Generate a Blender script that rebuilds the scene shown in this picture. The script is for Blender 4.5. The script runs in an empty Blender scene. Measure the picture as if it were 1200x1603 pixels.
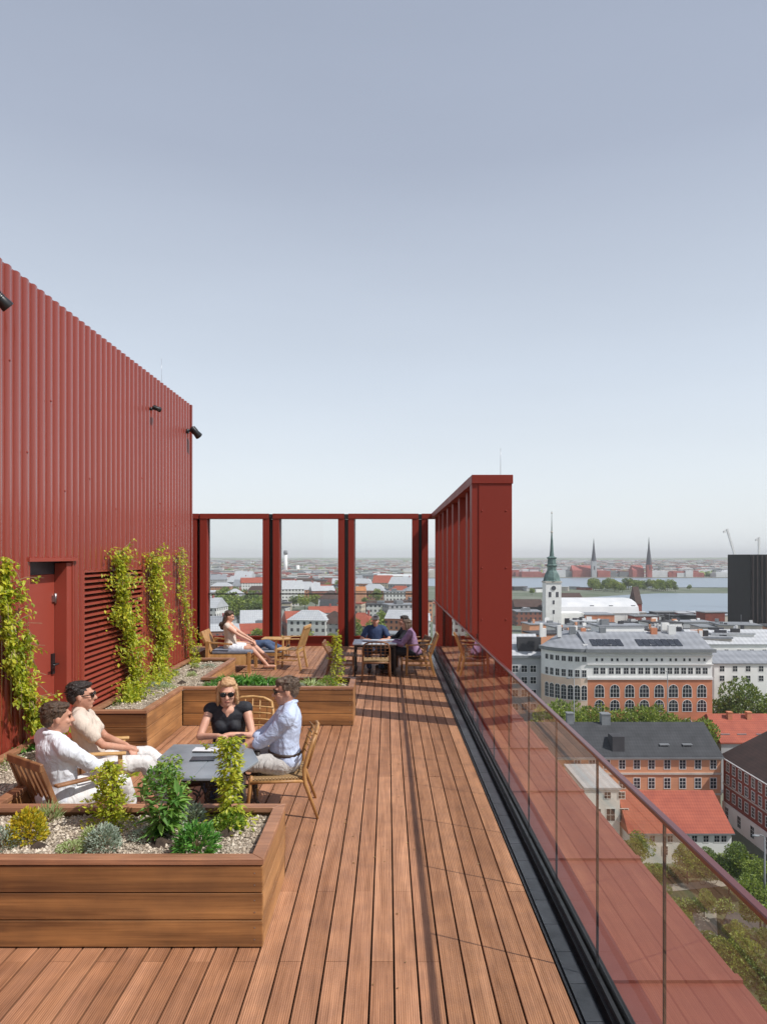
import bpy, bmesh, math, random
from mathutils import Vector, Matrix, Euler, noise
R = math.radians
PI = math.pi
sc = bpy.context.scene
COL = sc.collection
# ---------------------------------------------------------------- camera
EYE = 2.3            # eye height above the deck
F = 1069.0           # focal length in pixels of the 1200 px wide photograph
VX, VY = 606.0, 870.0
cam_d = bpy.data.cameras.new('camera')
cam = bpy.data.objects.new('camera', cam_d); COL.objects.link(cam)
cam.location = (0, 0, EYE); cam.rotation_euler = (R(90), 0, 0)
cam_d.sensor_fit = 'VERTICAL'; cam_d.sensor_height = 36.0
cam_d.lens = F / 1603 * 36.0
cam_d.shift_x = (600 - VX) / 1603; cam_d.shift_y = (VY - 801.5) / 1603
cam_d.clip_start = 0.1; cam_d.clip_end = 60000
sc.camera = cam
# ---------------------------------------------------------------- light
SUN_EL, = (R(50.2),)
SX, SY = .912, -.410                      # horizontal direction towards the sun
w = bpy.data.worlds.new("World"); sc.world = w; w.use_nodes = True
wn = w.node_tree.nodes; wl = w.node_tree.links
sky = wn.new('ShaderNodeTexSky'); sky.sky_type = 'NISHITA'; sky.sun_disc = False
sky.sun_elevation = SUN_EL; sky.sun_rotation = math.atan2(SX, SY)
sky.air_density = 1.0; sky.dust_density = 2.0; sky.ozone_density = 1.0; sky.altitude = 0
# thin bright haze whitening the sky towards the horizon
geo = wn.new('ShaderNodeTexCoord'); sep = wn.new('ShaderNodeSeparateXYZ'); wl.new(geo.outputs['Generated'], sep.inputs[0])
ab = wn.new('ShaderNodeMath'); ab.operation = 'ABSOLUTE'; wl.new(sep.outputs[2], ab.inputs[0])
hr = wn.new('ShaderNodeValToRGB'); e = hr.color_ramp.elements
for p_, c_ in ((0.0, (6.4, 6.75, 6.95)), (.08, (6.0, 6.4, 6.7)), (.25, (4.9, 5.4, 6.05)), (.5, (3.15, 3.5, 4.25)), (1.0, (1.9, 2.2, 2.9))):
    if p_ in (0.0, 1.0): x_ = e[0] if p_ == 0 else e[-1]
    else: x_ = e.new(p_)
    x_.position = p_; x_.color = (c_[0]/10, c_[1]/10, c_[2]/10, 1)
wl.new(ab.outputs[0], hr.inputs[0])
nz_ = wn.new('ShaderNodeTexNoise'); nz_.inputs['Scale'].default_value = 1.6; nz_.inputs['Detail'].default_value = 5
mp_ = wn.new('ShaderNodeMapping'); mp_.inputs['Scale'].default_value = (1, 1, 5); wl.new(geo.outputs['Generated'], mp_.inputs[0]); wl.new(mp_.outputs[0], nz_.inputs['Vector'])
br = wn.new('ShaderNodeMapRange'); br.inputs[3].default_value = 9.3; br.inputs[4].default_value = 10.6; wl.new(nz_.outputs[0], br.inputs[0])
sc10 = wn.new('ShaderNodeVectorMath'); sc10.operation = 'SCALE'; wl.new(br.outputs[0], sc10.inputs['Scale']); wl.new(hr.outputs[0], sc10.inputs[0])
mxs = wn.new('ShaderNodeMix'); mxs.data_type = 'RGBA'; mxs.inputs[0].default_value = .85
wl.new(sky.outputs[0], mxs.inputs[6]); wl.new(sc10.outputs[0], mxs.inputs[7])
wl.new(mxs.outputs[2], wn['Background'].inputs[0])
wn['Background'].inputs[1].default_value = 0.12
sun_d = bpy.data.lights.new('sun', 'SUN'); sun_d.energy = 3.7; sun_d.angle = R(.53); sun_d.color = (1, .97, .93)
sun = bpy.data.objects.new('sun', sun_d); COL.objects.link(sun)
sun.location = (20, -10, 30)
ce = math.cos(SUN_EL)
sun.rotation_euler = Vector((SX * ce, SY * ce, math.sin(SUN_EL))).to_track_quat('Z', 'Y').to_euler()
sc.view_settings.view_transform = 'Standard'; sc.view_settings.look = 'None'
sc.view_settings.exposure = 0.28; sc.view_settings.gamma = 1.0
sc.cycles.max_bounces = 8; sc.cycles.transparent_max_bounces = 24
sc.cycles.volume_bounces = 0
sc.cycles.use_denoising = True
sc.cycles.sample_clamp_indirect = 6

# ---------------------------------------------------------------- helpers
def P(px, py, z):
    """world point on height z seen at photo pixel"""
    d = F * (EYE - z) / (py - VY)
    return Vector(((px - VX) * d / F, d, z))
def PD(px, py, d):
    """world point at depth d seen at photo pixel"""
    return Vector(((px - VX) * d / F, d, EYE - (py - VY) * d / F))

def nmat(name, rough=.6, metal=0, spec=.5):
    m = bpy.data.materials.new(name); m.use_nodes = True
    b = m.node_tree.nodes['Principled BSDF']
    b.inputs['Roughness'].default_value = rough; b.inputs['Metallic'].default_value = metal
    b.inputs['Specular IOR Level'].default_value = spec
    return m, m.node_tree.nodes, m.node_tree.links, b
def ramp(n, stops):
    r = n.new('ShaderNodeValToRGB'); e = r.color_ramp.elements
    while len(e) < len(stops): e.new(.5)
    for i, (p, c) in enumerate(stops):
        e[i].position = p; e[i].color = (*c, 1)
    return r
def mapping(n, l, scale, kind='Object'):
    tc = n.new('ShaderNodeTexCoord'); mp = n.new('ShaderNodeMapping')
    mp.inputs['Scale'].default_value = scale
    l.new(tc.outputs[kind], mp.inputs[0]); return mp
def mathn(n, l, op, a, b=None):
    x = n.new('ShaderNodeMath'); x.operation = op
    for i, v in enumerate((a, b)):
        if v is None: continue
        if isinstance(v, (int, float)): x.inputs[i].default_value = v
        else: l.new(v, x.inputs[i])
    return x.outputs[0]
def mixc(n, l, fac, a, b, mode='MIX'):
    x = n.new('ShaderNodeMix'); x.data_type = 'RGBA'; x.blend_type = mode
    for sock, v in ((x.inputs[0], fac), (x.inputs[6], a), (x.inputs[7], b)):
        if isinstance(v, (int, float)): sock.default_value = v
        elif isinstance(v, tuple): sock.default_value = (*v, 1)
        else: l.new(v, sock)
    return x.outputs[2]
def simple(name, c1, c2=None, scale=8, rough=.6, metal=0, bump=0, detail=4, stretch=(1, 1, 1), spec=.5, bscale=None, coat=0, bdist=.01, bdistort=0):
    """two-tone noise material"""
    m, n, l, b = nmat(name, rough, metal, spec)
    if coat: b.inputs['Coat Weight'].default_value = coat; b.inputs['Coat Roughness'].default_value = .25
    c2 = c2 or tuple(x * .75 for x in c1)
    mp = mapping(n, l, stretch)
    nz = n.new('ShaderNodeTexNoise'); nz.inputs['Scale'].default_value = scale; nz.inputs['Detail'].default_value = detail
    l.new(mp.outputs[0], nz.inputs['Vector'])
    rp = ramp(n, [(.32, c2), (.68, c1)]); l.new(nz.outputs[0], rp.inputs[0]); l.new(rp.outputs[0], b.inputs['Base Color'])
    if bump:
        n2 = n.new('ShaderNodeTexNoise'); n2.inputs['Scale'].default_value = bscale or scale * 3; n2.inputs['Detail'].default_value = 3; n2.inputs['Distortion'].default_value = bdistort
        l.new(mp.outputs[0], n2.inputs['Vector'])
        bp = n.new('ShaderNodeBump'); bp.inputs['Strength'].default_value = bump; bp.inputs['Distance'].default_value = bdist
        l.new(n2.outputs[0], bp.inputs['Height']); l.new(bp.outputs[0], b.inputs['Normal'])
    return m
def leafmat(name, dark, light, trans=.35):
    m, n, l, b = nmat(name, .5)
    g = n.new('ShaderNodeNewGeometry')
    rp = ramp(n, [(0, dark), (.55, tuple((a + c) / 2 for a, c in zip(dark, light))), (1, light)])
    l.new(g.outputs['Random Per Island'], rp.inputs[0]); l.new(rp.outputs[0], b.inputs['Base Color'])
    t = n.new('ShaderNodeBsdfTranslucent'); mx = n.new('ShaderNodeMixShader'); mx.inputs[0].default_value = trans
    l.new(mixc(n, l, 1.0, rp.outputs[0], (1.5, 1.45, .8), 'MULTIPLY'), t.inputs[0])
    l.new(b.outputs[0], mx.inputs[1]); l.new(t.outputs[0], mx.inputs[2])
    l.new(mx.outputs[0], n['Material Output'].inputs[0])
    return m

class MB:
    def __init__(s): s.v = []; s.f = []; s.sm = []
    def add(s, vs, fs, smooth=False):
        k = len(s.v); s.v += [tuple(v) for v in vs]
        for f in fs: s.f.append([i + k for i in f]); s.sm.append(smooth)
    def box(s, x0, x1, y0, y1, z0, z1):
        s.add([(x0,y0,z0),(x1,y0,z0),(x1,y1,z0),(x0,y1,z0),(x0,y0,z1),(x1,y0,z1),(x1,y1,z1),(x0,y1,z1)],
              [(3,2,1,0),(4,5,6,7),(0,1,5,4),(1,2,6,5),(2,3,7,6),(3,0,4,7)])
        return s
    def obox(s, c, size, rot=None):
        hx, hy, hz = (t / 2 for t in size); k = len(s.v)
        s.box(-hx, hx, -hy, hy, -hz, hz)
        M = rot if isinstance(rot, Matrix) else (Euler(rot).to_matrix() if rot else Matrix.Identity(3))
        for i in range(k, k + 8): s.v[i] = tuple(M @ Vector(s.v[i]) + Vector(c))
        return s
    def bar(s, p0, p1, wd, th, up=(0, 0, 1)):
        """rectangular bar from p0 to p1; wd across, th along 'up'"""
        p0, p1 = Vector(p0), Vector(p1); d = (p1 - p0); L = d.length; d.normalize()
        u = Vector(up); a = d.cross(u)
        if a.length < 1e-4: a = d.cross(Vector((0, 1, 0)))
        a.normalize(); u = a.cross(d)
        a *= wd / 2; u *= th / 2
        vs = [p0-a-u, p0+a-u, p0+a+u, p0-a+u, p1-a-u, p1+a-u, p1+a+u, p1-a+u]
        s.add(vs, [(3,2,1,0),(4,5,6,7),(0,1,5,4),(1,2,6,5),(2,3,7,6),(3,0,4,7)]); return s
    def tube(s, pts, rs, n=8, caps=True, smooth=True):
        pts = [Vector(p) for p in pts]
        if isinstance(rs, (int, float)): rs = [rs] * len(pts)
        k = len(s.v); vs = []; prev = None
        for i, p in enumerate(pts):
            d = (pts[min(i+1, len(pts)-1)] - pts[max(i-1, 0)]).normalized()
            if prev is None:
                a = d.orthogonal().normalized()
            else:
                a = (prev - d * prev.dot(d)); a = a.normalized() if a.length > 1e-6 else d.orthogonal().normalized()
            prev = a; b = d.cross(a)
            for j in range(n):
                t = 2 * PI * j / n; vs.append(p + (a * math.cos(t) + b * math.sin(t)) * rs[i])
        fs = []
        for i in range(len(pts) - 1):
            for j in range(n):
                fs.append((i*n+j, i*n+(j+1)%n, (i+1)*n+(j+1)%n, (i+1)*n+j))
        s.add(vs, fs, smooth)
        if caps:
            s.f.append([k + j for j in reversed(range(n))]); s.sm.append(False)
            s.f.append([k + (len(pts)-1)*n + j for j in range(n)]); s.sm.append(False)
        return s
    def lathe(s, prof, c=(0, 0, 0), n=16, smooth=True):
        """prof: list of (r, z)"""
        vs = []; fs = []
        for r, z in prof:
            for j in range(n):
                t = 2 * PI * j / n; vs.append((c[0] + r*math.cos(t), c[1] + r*math.sin(t), c[2] + z))
        for i in range(len(prof) - 1):
            for j in range(n): fs.append((i*n+j, i*n+(j+1)%n, (i+1)*n+(j+1)%n, (i+1)*n+j))
        fs.append(tuple(reversed(range(n)))); fs.append(tuple((len(prof)-1)*n + j for j in range(n)))
        s.add(vs, fs, smooth); return s
    def prism(s, poly, z0, z1):
        n = len(poly); vs = [(x, y, z0) for x, y in poly] + [(x, y, z1) for x, y in poly]
        fs = [tuple(reversed(range(n))), tuple(range(n, 2*n))] + [(i, (i+1) % n, n + (i+1) % n, n + i) for i in range(n)]
        s.add(vs, fs); return s
    def ell(s, c, r, rot=None, nu=16, nv=10):
        M = Euler(rot).to_matrix() if rot else Matrix.Identity(3); c = Vector(c)
        vs = [c + M @ Vector((0, 0, -r[2]))]; fs = []
        for i in range(1, nv):
            ph = -PI/2 + PI*i/nv
            for j in range(nu):
                t = 2*PI*j/nu
                vs.append(c + M @ Vector((r[0]*math.cos(ph)*math.cos(t), r[1]*math.cos(ph)*math.sin(t), r[2]*math.sin(ph))))
        vs.append(c + M @ Vector((0, 0, r[2])))
        for j in range(nu): fs.append((0, 1+(j+1)%nu, 1+j))
        for i in range(nv-2):
            for j in range(nu): fs.append((1+i*nu+j, 1+i*nu+(j+1)%nu, 1+(i+1)*nu+(j+1)%nu, 1+(i+1)*nu+j))
        L = len(vs)-1; b = 1+(nv-2)*nu
        for j in range(nu): fs.append((b+j, b+(j+1)%nu, L))
        s.add(vs, fs, True); return s
    def cap(s, p0, r0, p1, r1, n=12):
        """tapered capsule, closed"""
        p0, p1 = Vector(p0), Vector(p1); d = (p1-p0)
        if d.length < 1e-5: return s.ell(p0, (r0, r0, r0))
        d.normalize(); pts = []; rs = []
        for k in range(5):
            a = -PI/2 + PI/2*k/4; pts.append(p0 + d*r0*math.sin(a)); rs.append(max(r0*math.cos(a), r0*.02))
        for k in range(5):
            a = PI/2*k/4; pts.append(p1 + d*r1*math.sin(a)); rs.append(max(r1*math.cos(a), r1*.02))
        a = d.orthogonal().normalized(); b = d.cross(a); vs = []
        for p, r in zip(pts, rs):
            for j in range(n):
                t = 2*PI*j/n; vs.append(p + (a*math.cos(t)+b*math.sin(t))*r)
        fs = [(i*n+j, i*n+(j+1)%n, (i+1)*n+(j+1)%n, (i+1)*n+j) for i in range(9) for j in range(n)]
        fs += [tuple(reversed(range(n))), tuple(9*n+j for j in range(n))]
        s.add(vs, fs, True); return s
    def leaf(s, p, d, up, L, wd, fold=.25):
        d = Vector(d).normalized(); a = d.cross(Vector(up))
        a = a.normalized() if a.length > 1e-4 else d.orthogonal().normalized()
        nrm = a.cross(d); p = Vector(p)
        m = p + d*L*.45 - nrm*0
        s.add([p, m + a*wd/2 + nrm*wd*fold, p + d*L - nrm*L*.12, m - a*wd/2 + nrm*wd*fold], [(0, 1, 2), (0, 2, 3)]); return s
    def mesh(s, name, off=(0, 0, 0)):
        me = bpy.data.meshes.new(name); o = Vector(off)
        vs = s.v if o.length == 0 else [(v[0]-o.x, v[1]-o.y, v[2]-o.z) for v in s.v]
        me.from_pydata(vs, [], s.f)
        if any(s.sm): me.polygons.foreach_set('use_smooth', s.sm)
        me.update(); return me
    def build(s, name, mat, parent=None, world=True, loc=None, bevel=0):
        off = (0, 0, 0)
        if world and parent is not None: off = wloc(parent)
        if loc is not None: off = Vector(loc)
        me = s.mesh(name, off)
        if isinstance(mat, (list, tuple)):
            for m in mat: me.materials.append(m)
        else: me.materials.append(mat)
        o = bpy.data.objects.new(name, me); COL.objects.link(o)
        if parent is not None: o.parent = parent
        if loc is not None: o.location = loc
        if bevel:
            b = o.modifiers.new('bevel', 'BEVEL'); b.width = bevel; b.segments = 1; b.limit_method = 'ANGLE'
        return o
def wloc(o):
    v = Vector((0, 0, 0))
    while o is not None: v = v + o.location; o = o.parent
    return v
def tag(o, label=None, cat=None, group=None, kind=None):
    if label: o['label'] = label
    if cat: o['category'] = cat
    if group: o['group'] = group
    if kind: o['kind'] = kind
    return o
def thing(name, label, cat, loc=(0, 0, 0), rz=0, group=None):
    o = bpy.data.objects.new(name, None); COL.objects.link(o); o.empty_display_size = .2
    o.location = loc; o.rotation_euler = (0, 0, rz); tag(o, label, cat, group); return o
def kids(o): return [c for c in bpy.data.objects if c.parent == o]
def dup(root, loc, rz, label, group=None, scale=None):
    def cp(o, par):
        c = o.copy(); COL.objects.link(c); c.parent = par
        for k in kids(o): cp(k, c)
        return c
    r = cp(root, None); r.location = loc; r.rotation_euler = (0, 0, rz); r['label'] = label
    if group: r['group'] = group
    if scale: r.scale = (scale,)*3
    return r
# ---------------------------------------------------------------- materials
def wood(name, base, dark, axis, rough=.55, groove=None, pitch=None, gs=9):
    """grain runs along axis 0 or 1; groove = number of fine grooves per pitch"""
    m, n, l, b = nmat(name, rough)
    s = [gs]*3; s[axis] = gs*.07
    mp = mapping(n, l, tuple(s))
    nz = n.new('ShaderNodeTexNoise'); nz.inputs['Scale'].default_value = 1.0; nz.inputs['Detail'].default_value = 7; nz.inputs['Distortion'].default_value = 1.2
    l.new(mp.outputs[0], nz.inputs['Vector'])
    g = n.new('ShaderNodeNewGeometry')
    rp = ramp(n, [(.3, dark), (.5, tuple((a+c)/2 for a, c in zip(base, dark))), (.7, base)])
    l.new(nz.outputs[0], rp.inputs[0])
    col = rp.outputs[0]
    # each board its own tone
    vr = ramp(n, [(0, (.80, .77, .75)), (.35, (.93, .90, .88)), (.7, (1.05, 1.04, 1.05)), (1, (1.16, 1.18, 1.2))]); l.new(g.outputs['Random Per Island'], vr.inputs[0])
    col = mixc(n, l, 1.0, col, vr.outputs[0], 'MULTIPLY')
    # fine fibre
    sf = [gs*14]*3; sf[axis] = gs*.35
    m4 = mapping(n, l, tuple(sf)); n4 = n.new('ShaderNodeTexNoise'); n4.inputs['Scale'].default_value = 1.0; n4.inputs['Detail'].default_value = 4; n4.inputs['Distortion'].default_value = .4
    l.new(m4.outputs[0], n4.inputs['Vector']); fr4 = ramp(n, [(.28, (.66, .62, .58)), (.5, (1, 1, 1)), (.72, (1.22, 1.22, 1.22))]); l.new(n4.outputs[0], fr4.inputs[0])
    col = mixc(n, l, .8, col, fr4.outputs[0], 'MULTIPLY')
    # blotchy wear
    m2 = mapping(n, l, (1, 1, 1)); n2 = n.new('ShaderNodeTexNoise'); n2.inputs['Scale'].default_value = 6; n2.inputs['Detail'].default_value = 8
    l.new(m2.outputs[0], n2.inputs['Vector'])
    wr = ramp(n, [(.32, (.86, .86, .90)), (.65, (1.07, 1.06, 1.04))]); l.new(n2.outputs[0], wr.inputs[0])
    col = mixc(n, l, 1.0, col, wr.outputs[0], 'MULTIPLY')
    hgt = nz.outputs[0]
    if groove:
        sp = n.new('ShaderNodeSeparateXYZ'); l.new(m2.outputs[0], sp.inputs[0])
        fr = mathn(n, l, 'SINE', mathn(n, l, 'MULTIPLY', sp.outputs[0], 2*PI*groove/pitch))
        up = mathn(n, l, 'MULTIPLY', mathn(n, l, 'ADD', fr, 1), .5)
        gr = ramp(n, [(.0, (.60, .56, .54)), (.45, (1, 1, 1)), (1, (1.06, 1.06, 1.06))]); l.new(up, gr.inputs[0])
        col = mixc(n, l, .75, col, gr.outputs[0], 'MULTIPLY')
        hgt = mathn(n, l, 'ADD', mathn(n, l, 'MULTIPLY', nz.outputs[0], .3), up)
    l.new(col, b.inputs['Base Color'])
    bp = n.new('ShaderNodeBump'); bp.inputs['Strength'].default_value = .35; bp.inputs['Distance'].default_value = .003
    l.new(hgt, bp.inputs['Height']); l.new(bp.outputs[0], b.inputs['Normal'])
    return m
M = {}
PITCH = .130
M['deck'] = wood('deck_wood', (.475, .24, .13), (.30, .14, .068), 1, .62, groove=11, pitch=PITCH)
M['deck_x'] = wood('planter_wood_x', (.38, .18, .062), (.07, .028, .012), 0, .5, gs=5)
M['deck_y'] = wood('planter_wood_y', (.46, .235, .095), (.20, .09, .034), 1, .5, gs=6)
M['rim'] = wood('rim_wood', (.38, .19, .105), (.23, .105, .055), 0, .5, gs=6)
M['teak'] = simple('teak', (.50, .27, .10), (.30, .14, .045), 14, .45, stretch=(1, 1, .3))
M['teak_dark'] = simple('dark_teak', (.30, .14, .06), (.15, .065, .03), 14, .5, stretch=(1, 1, .3))
M['teak_pale'] = simple('pale_teak', (.62, .38, .16), (.45, .25, .09), 14, .45, stretch=(1, 1, .3))
def redpaint(name, c, rough=.38, sc_=1.3, coat=.35, streak=True, spec=.5):
    m, n, l, b = nmat(name, rough, 0, spec)
    b.inputs['Coat Weight'].default_value = coat; b.inputs['Coat Roughness'].default_value = .22
    mp = mapping(n, l, (1, 1, .25 if streak else 1)); nz = n.new('ShaderNodeTexNoise'); nz.inputs['Scale'].default_value = sc_; nz.inputs['Detail'].default_value = 6
    l.new(mp.outputs[0], nz.inputs['Vector'])
    rp = ramp(n, [(.3, tuple(x*.93 for x in c)), (.7, tuple(x*1.05 for x in c))]); l.new(nz.outputs[0], rp.inputs[0]); l.new(rp.outputs[0], b.inputs['Base Color'])
    n3 = n.new('ShaderNodeTexNoise'); n3.inputs['Scale'].default_value = 1.6; n3.inputs['Detail'].default_value = 3; l.new(mp.outputs[0], n3.inputs['Vector'])
    rr = n.new('ShaderNodeMapRange'); rr.inputs[3].default_value = rough*.8; rr.inputs[4].default_value = rough*1.3
    l.new(n3.outputs[0], rr.inputs[0]); l.new(rr.outputs[0], b.inputs['Roughness'])
    return m
M['red'] = redpaint('red_wall_paint', (.255, .043, .026), .22, coat=.55)
M['red_door'] = redpaint('red_door_paint', (.29, .05, .03), .5, coat=.1)
M['red_frame'] = redpaint('red_frame_paint', (.225, .026, .014), .5, coat=.0, spec=.3)
M['red_ledge'] = redpaint('red_ledge_paint', (.225, .062, .048), .5, 3, .1, streak=False)
M['rail'] = redpaint('rail_paint', (.11, .018, .016), .32, coat=.4)
M['louvre'] = redpaint('louvre_paint', (.30, .055, .035), .45)
M['black'] = simple('black_metal', (.022, .022, .024), (.012, .012, .013), 12, .35)
M['slate'] = simple('slate_grille', (.055, .06, .07), (.03, .033, .038), 9, .3, bump=.1)
M['dark'] = simple('dark_void', (.012, .01, .009), None, 5, .9)
M['steel'] = simple('steel', (.45, .45, .46), (.3, .3, .31), 20, .3, metal=.9)
def glass(name, tint, refl=1.0, ior=1.5):
    m = bpy.data.materials.new(name); m.use_nodes = True; n = m.node_tree.nodes; l = m.node_tree.links
    n.remove(n['Principled BSDF'])
    t = n.new('ShaderNodeBsdfTransparent'); t.inputs[0].default_value = (*tint, 1)
    g = n.new('ShaderNodeBsdfGlossy'); g.inputs['Roughness'].default_value = .004; g.inputs[0].default_value = (.96, .96, .96, 1)
    fr = n.new('ShaderNodeFresnel'); fr.inputs[0].default_value = ior
    ge = n.new('ShaderNodeNewGeometry')
    k = mathn(n, l, 'MULTIPLY', fr.outputs[0], refl)
    k = mathn(n, l, 'MULTIPLY', k, mathn(n, l, 'SUBTRACT', 1.0, ge.outputs['Backfacing']))
    k = mathn(n, l, 'MINIMUM', k, 1.0)
    mx = n.new('ShaderNodeMixShader'); l.new(k, mx.inputs[0]); l.new(t.outputs[0], mx.inputs[1]); l.new(g.outputs[0], mx.inputs[2])
    l.new(mx.outputs[0], n['Material Output'].inputs[0])
    return m
M['glass'] = glass('balustrade_glass', (.94, .94, .905), 1.2)
M['pane'] = glass('screen_glass', (.97, .98, .98), 1.0)
def gravelmat():
    m, n, l, b = nmat('gravel', .9)
    mp = mapping(n, l, (1, 1, 1)); v = n.new('ShaderNodeTexVoronoi'); v.inputs['Scale'].default_value = 75
    l.new(mp.outputs[0], v.inputs['Vector'])
    rp = ramp(n, [(0, (.20, .155, .115)), (.45, (.38, .315, .235)), (1, (.52, .455, .37))])
    sp = n.new('ShaderNodeSeparateColor'); l.new(v.outputs['Color'], sp.inputs[0]); l.new(sp.outputs[0], rp.inputs[0])
    nz = n.new('ShaderNodeTexNoise'); nz.inputs['Scale'].default_value = 4; l.new(mp.outputs[0], nz.inputs['Vector'])
    r2 = ramp(n, [(.35, (.72, .70, .68)), (.6, (1, 1, 1))]); l.new(nz.outputs[0], r2.inputs[0])
    l.new(mixc(n, l, 1.0, rp.outputs[0], r2.outputs[0], 'MULTIPLY'), b.inputs['Base Color'])
    bp = n.new('ShaderNodeBump'); bp.inputs['Strength'].default_value = .9; bp.inputs['Distance'].default_value = .012; bp.invert = True
    l.new(v.outputs['Distance'], bp.inputs['Height']); l.new(bp.outputs[0], b.inputs['Normal'])
    return m
M['gravel'] = gravelmat()
def pebmat():
    m, n, l, b = nmat('pebble', .85); g = n.new('ShaderNodeNewGeometry')
    rp = ramp(n, [(0, (.20, .16, .12)), (.5, (.42, .345, .26)), (1, (.62, .55, .45))]); l.new(g.outputs['Random Per Island'], rp.inputs[0]); l.new(rp.outputs[0], b.inputs['Base Color']); return m
M['pebble'] = pebmat()
M['vine'] = leafmat('vine_leaf', (.17, .25, .015), (.66, .66, .08), .45)
M['shrub'] = leafmat('shrub_leaf', (.07, .17, .02), (.36, .48, .08), .35)
M['bigleaf'] = leafmat('broad_leaf', (.05, .15, .025), (.24, .42, .09), .3)
M['yellow'] = leafmat('yellow_leaf', (.22, .26, .02), (.70, .52, .04), .35)
M['silver'] = leafmat('silver_leaf', (.20, .26, .20), (.48, .54, .46), .2)
M['pale'] = leafmat('pale_leaf', (.25, .33, .12), (.55, .62, .35), .3)
M['strap'] = leafmat('strap_leaf', (.04, .17, .03), (.20, .42, .08), .3)
M['stem'] = simple('stem', (.34, .24, .13), (.20, .14, .08), 30, .8)
M['treeleaf'] = leafmat('tree_leaf', (.075, .13, .02), (.32, .39, .07), .25)
M['treeleaf2'] = leafmat('tree_leaf_yellowish', (.09, .15, .02), (.38, .42, .08), .25)
M['treeleaf3'] = leafmat('tree_leaf_dark', (.05, .10, .02), (.22, .29, .06), .2)
M['bark'] = simple('bark', (.12, .09, .065), (.06, .045, .03), 6, .9)
# ================================================================ TERRACE
rnd = random.Random(7)
XW = -3.5          # corrugated wall plane
YF = 17.5          # far screen
def deck():
    mb = MB(); x = .947 - PITCH; i = 0
    while x > -8.2:
        y = -.4 - (i % 2)*0 ; cuts = []
        yy = 4.68 - 9*1.62*.5 if i % 2 else 4.68 - 1.62*4
        c = yy
        while c < YF + .3: cuts.append(c); c += 3.24
        ends = [-2.0] + [c for c in cuts if -1.5 < c < YF-.2] + [YF - .1]
        for a, b_ in zip(ends[:-1], ends[1:]):
            dz = rnd.uniform(-.0012, .0012)
            mb.box(x + .0055, x + PITCH - .0055, a + .0015, b_ - .0015, -.028 + dz, 0 + dz)
        x -= PITCH; i += 1
    o = mb.build('deck', M['deck']); tag(o, kind='structure')
    b = MB().box(-8.3, .96, -2.1, YF, -.12, -.06).build('deck_underlay', M['dark']); tag(b, kind='structure')
deck()
# ---- drainage channel
t = thing('drainage_channel', 'long black drainage channel between the deck boards and the glass balustrade', 'drain', (1.05, 2, -.05))
MB().box(.949, .962, -2, YF, -.06, .006).box(1.10, 1.118, -2, YF, -.06, .012).box(.949, 1.118, -2, YF, -.075, -.055).build('channel', M['black'], t)
mb = MB(); y = -2
while y < YF - .2:
    mb.box(.985, 1.075, y, y + .296, -.055, -.018); y += .30
mb.build('grating', M['slate'], t)
# ---- host building and ledge
hb = thing('tower_block', 'red clad high-rise block carrying the roof terrace, its flat red ledge running outside the glass', 'building', (-4, 8, -45))
MB().box(-20, 1.88, -6, YF + .6, -45.2, -.12).build('wall', M['red'], hb)
lg = MB().box(1.195, 1.934, -4, YF + .5, -.10, -.03)
lg.box(1.88, 1.94, -4, YF + .5, -.35, -.101)
lg = lg.build('ledge', M['red_ledge'], hb)
y = 3.72 - 1.5*4
while y < YF:
    MB().box(1.196, 1.936, y, y + .06, -.030, -.012).build('ledge_seam', M['red_ledge'], hb); y += 1.5
# ---- glass balustrade
t = thing('glass_balustrade', 'frameless glass balustrade with a dark red handrail along the deck edge', 'balustrade', (1.16, 4, 0))
XG = 1.155
MB().box(1.119, 1.193, -2, YF-.15, -.10, -.02).box(1.119, 1.140, -2, YF-.15, -.02, .05).box(1.170, 1.193, -2, YF-.15, -.02, .05).build('base_shoe', M['black'], t)
y = 2.95 - .91*4 - .1
while y < YF - .6:
    y1 = min(y + .91, YF - .2)
    MB().box(XG - .006, XG + .006, y + .005, y1 - .005, -.015, 1.185).build('glass_panel', M['glass'], t)
    MB().box(XG - .0065, XG + .0065, y - .003, y + .003, -.015, 1.184).build('joint', M['slate'], t)
    y += .91
mb = MB(); mb.box(XG - .017, XG + .017, -2, YF-.2, 1.187, 1.211); mb.build('handrail', M['rail'], t, bevel=.004)
# ---- right fin wall
Y0 = 9.11; XC0, XC1 = 1.215, 1.70; ZT = 3.38
XC0 = 132*Y0/F + .075; XC1 = 195*Y0/F
XC0 = 132*Y0/F
t = thing('fin_screen', 'tall dark red fin screen on the ledge beyond the glass, ending in a broad column', 'screen', (1.4, 9, 0))
o = MB().box(XC0 + .09, XC1, Y0, Y0 + .24, -.06, ZT - .12).build('end_column', M['red_frame'], t, bevel=.006)
MB().box(XC0 + .0, XC1 + .012, Y0 - .012, Y0 + .3, ZT - .118, ZT).build('column_cap', M['red_frame'], t, bevel=.004)
MB().box(XC0 + .003, XC0 + .088, Y0 + .01, Y0 + .24, 1.26, ZT - .12).build('corner_trim', M['red_frame'], t)
for (bx, by) in ((.25, 2.90), (.85, 2.90), (.25, 2.14), (.85, 2.14), (.25, 1.45), (.85, 1.45)):
    s = MB(); s.lathe([(.001, -.008), (.009, -.006), (.012, 0)], n=10)
    o = s.build('bolt', M['red_frame'], t, world=False)
    o.location = (XC0 + (XC1 - XC0)*bx - 1.4, Y0 - .001 - 9, by); o.rotation_euler = (R(-90), 0, 0)
    o.rotation_euler = (R(-90), 0, 0); o.scale = (1, 1, 1)
y = Y0 + 1.12; mbt = MB(); k = 0
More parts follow.
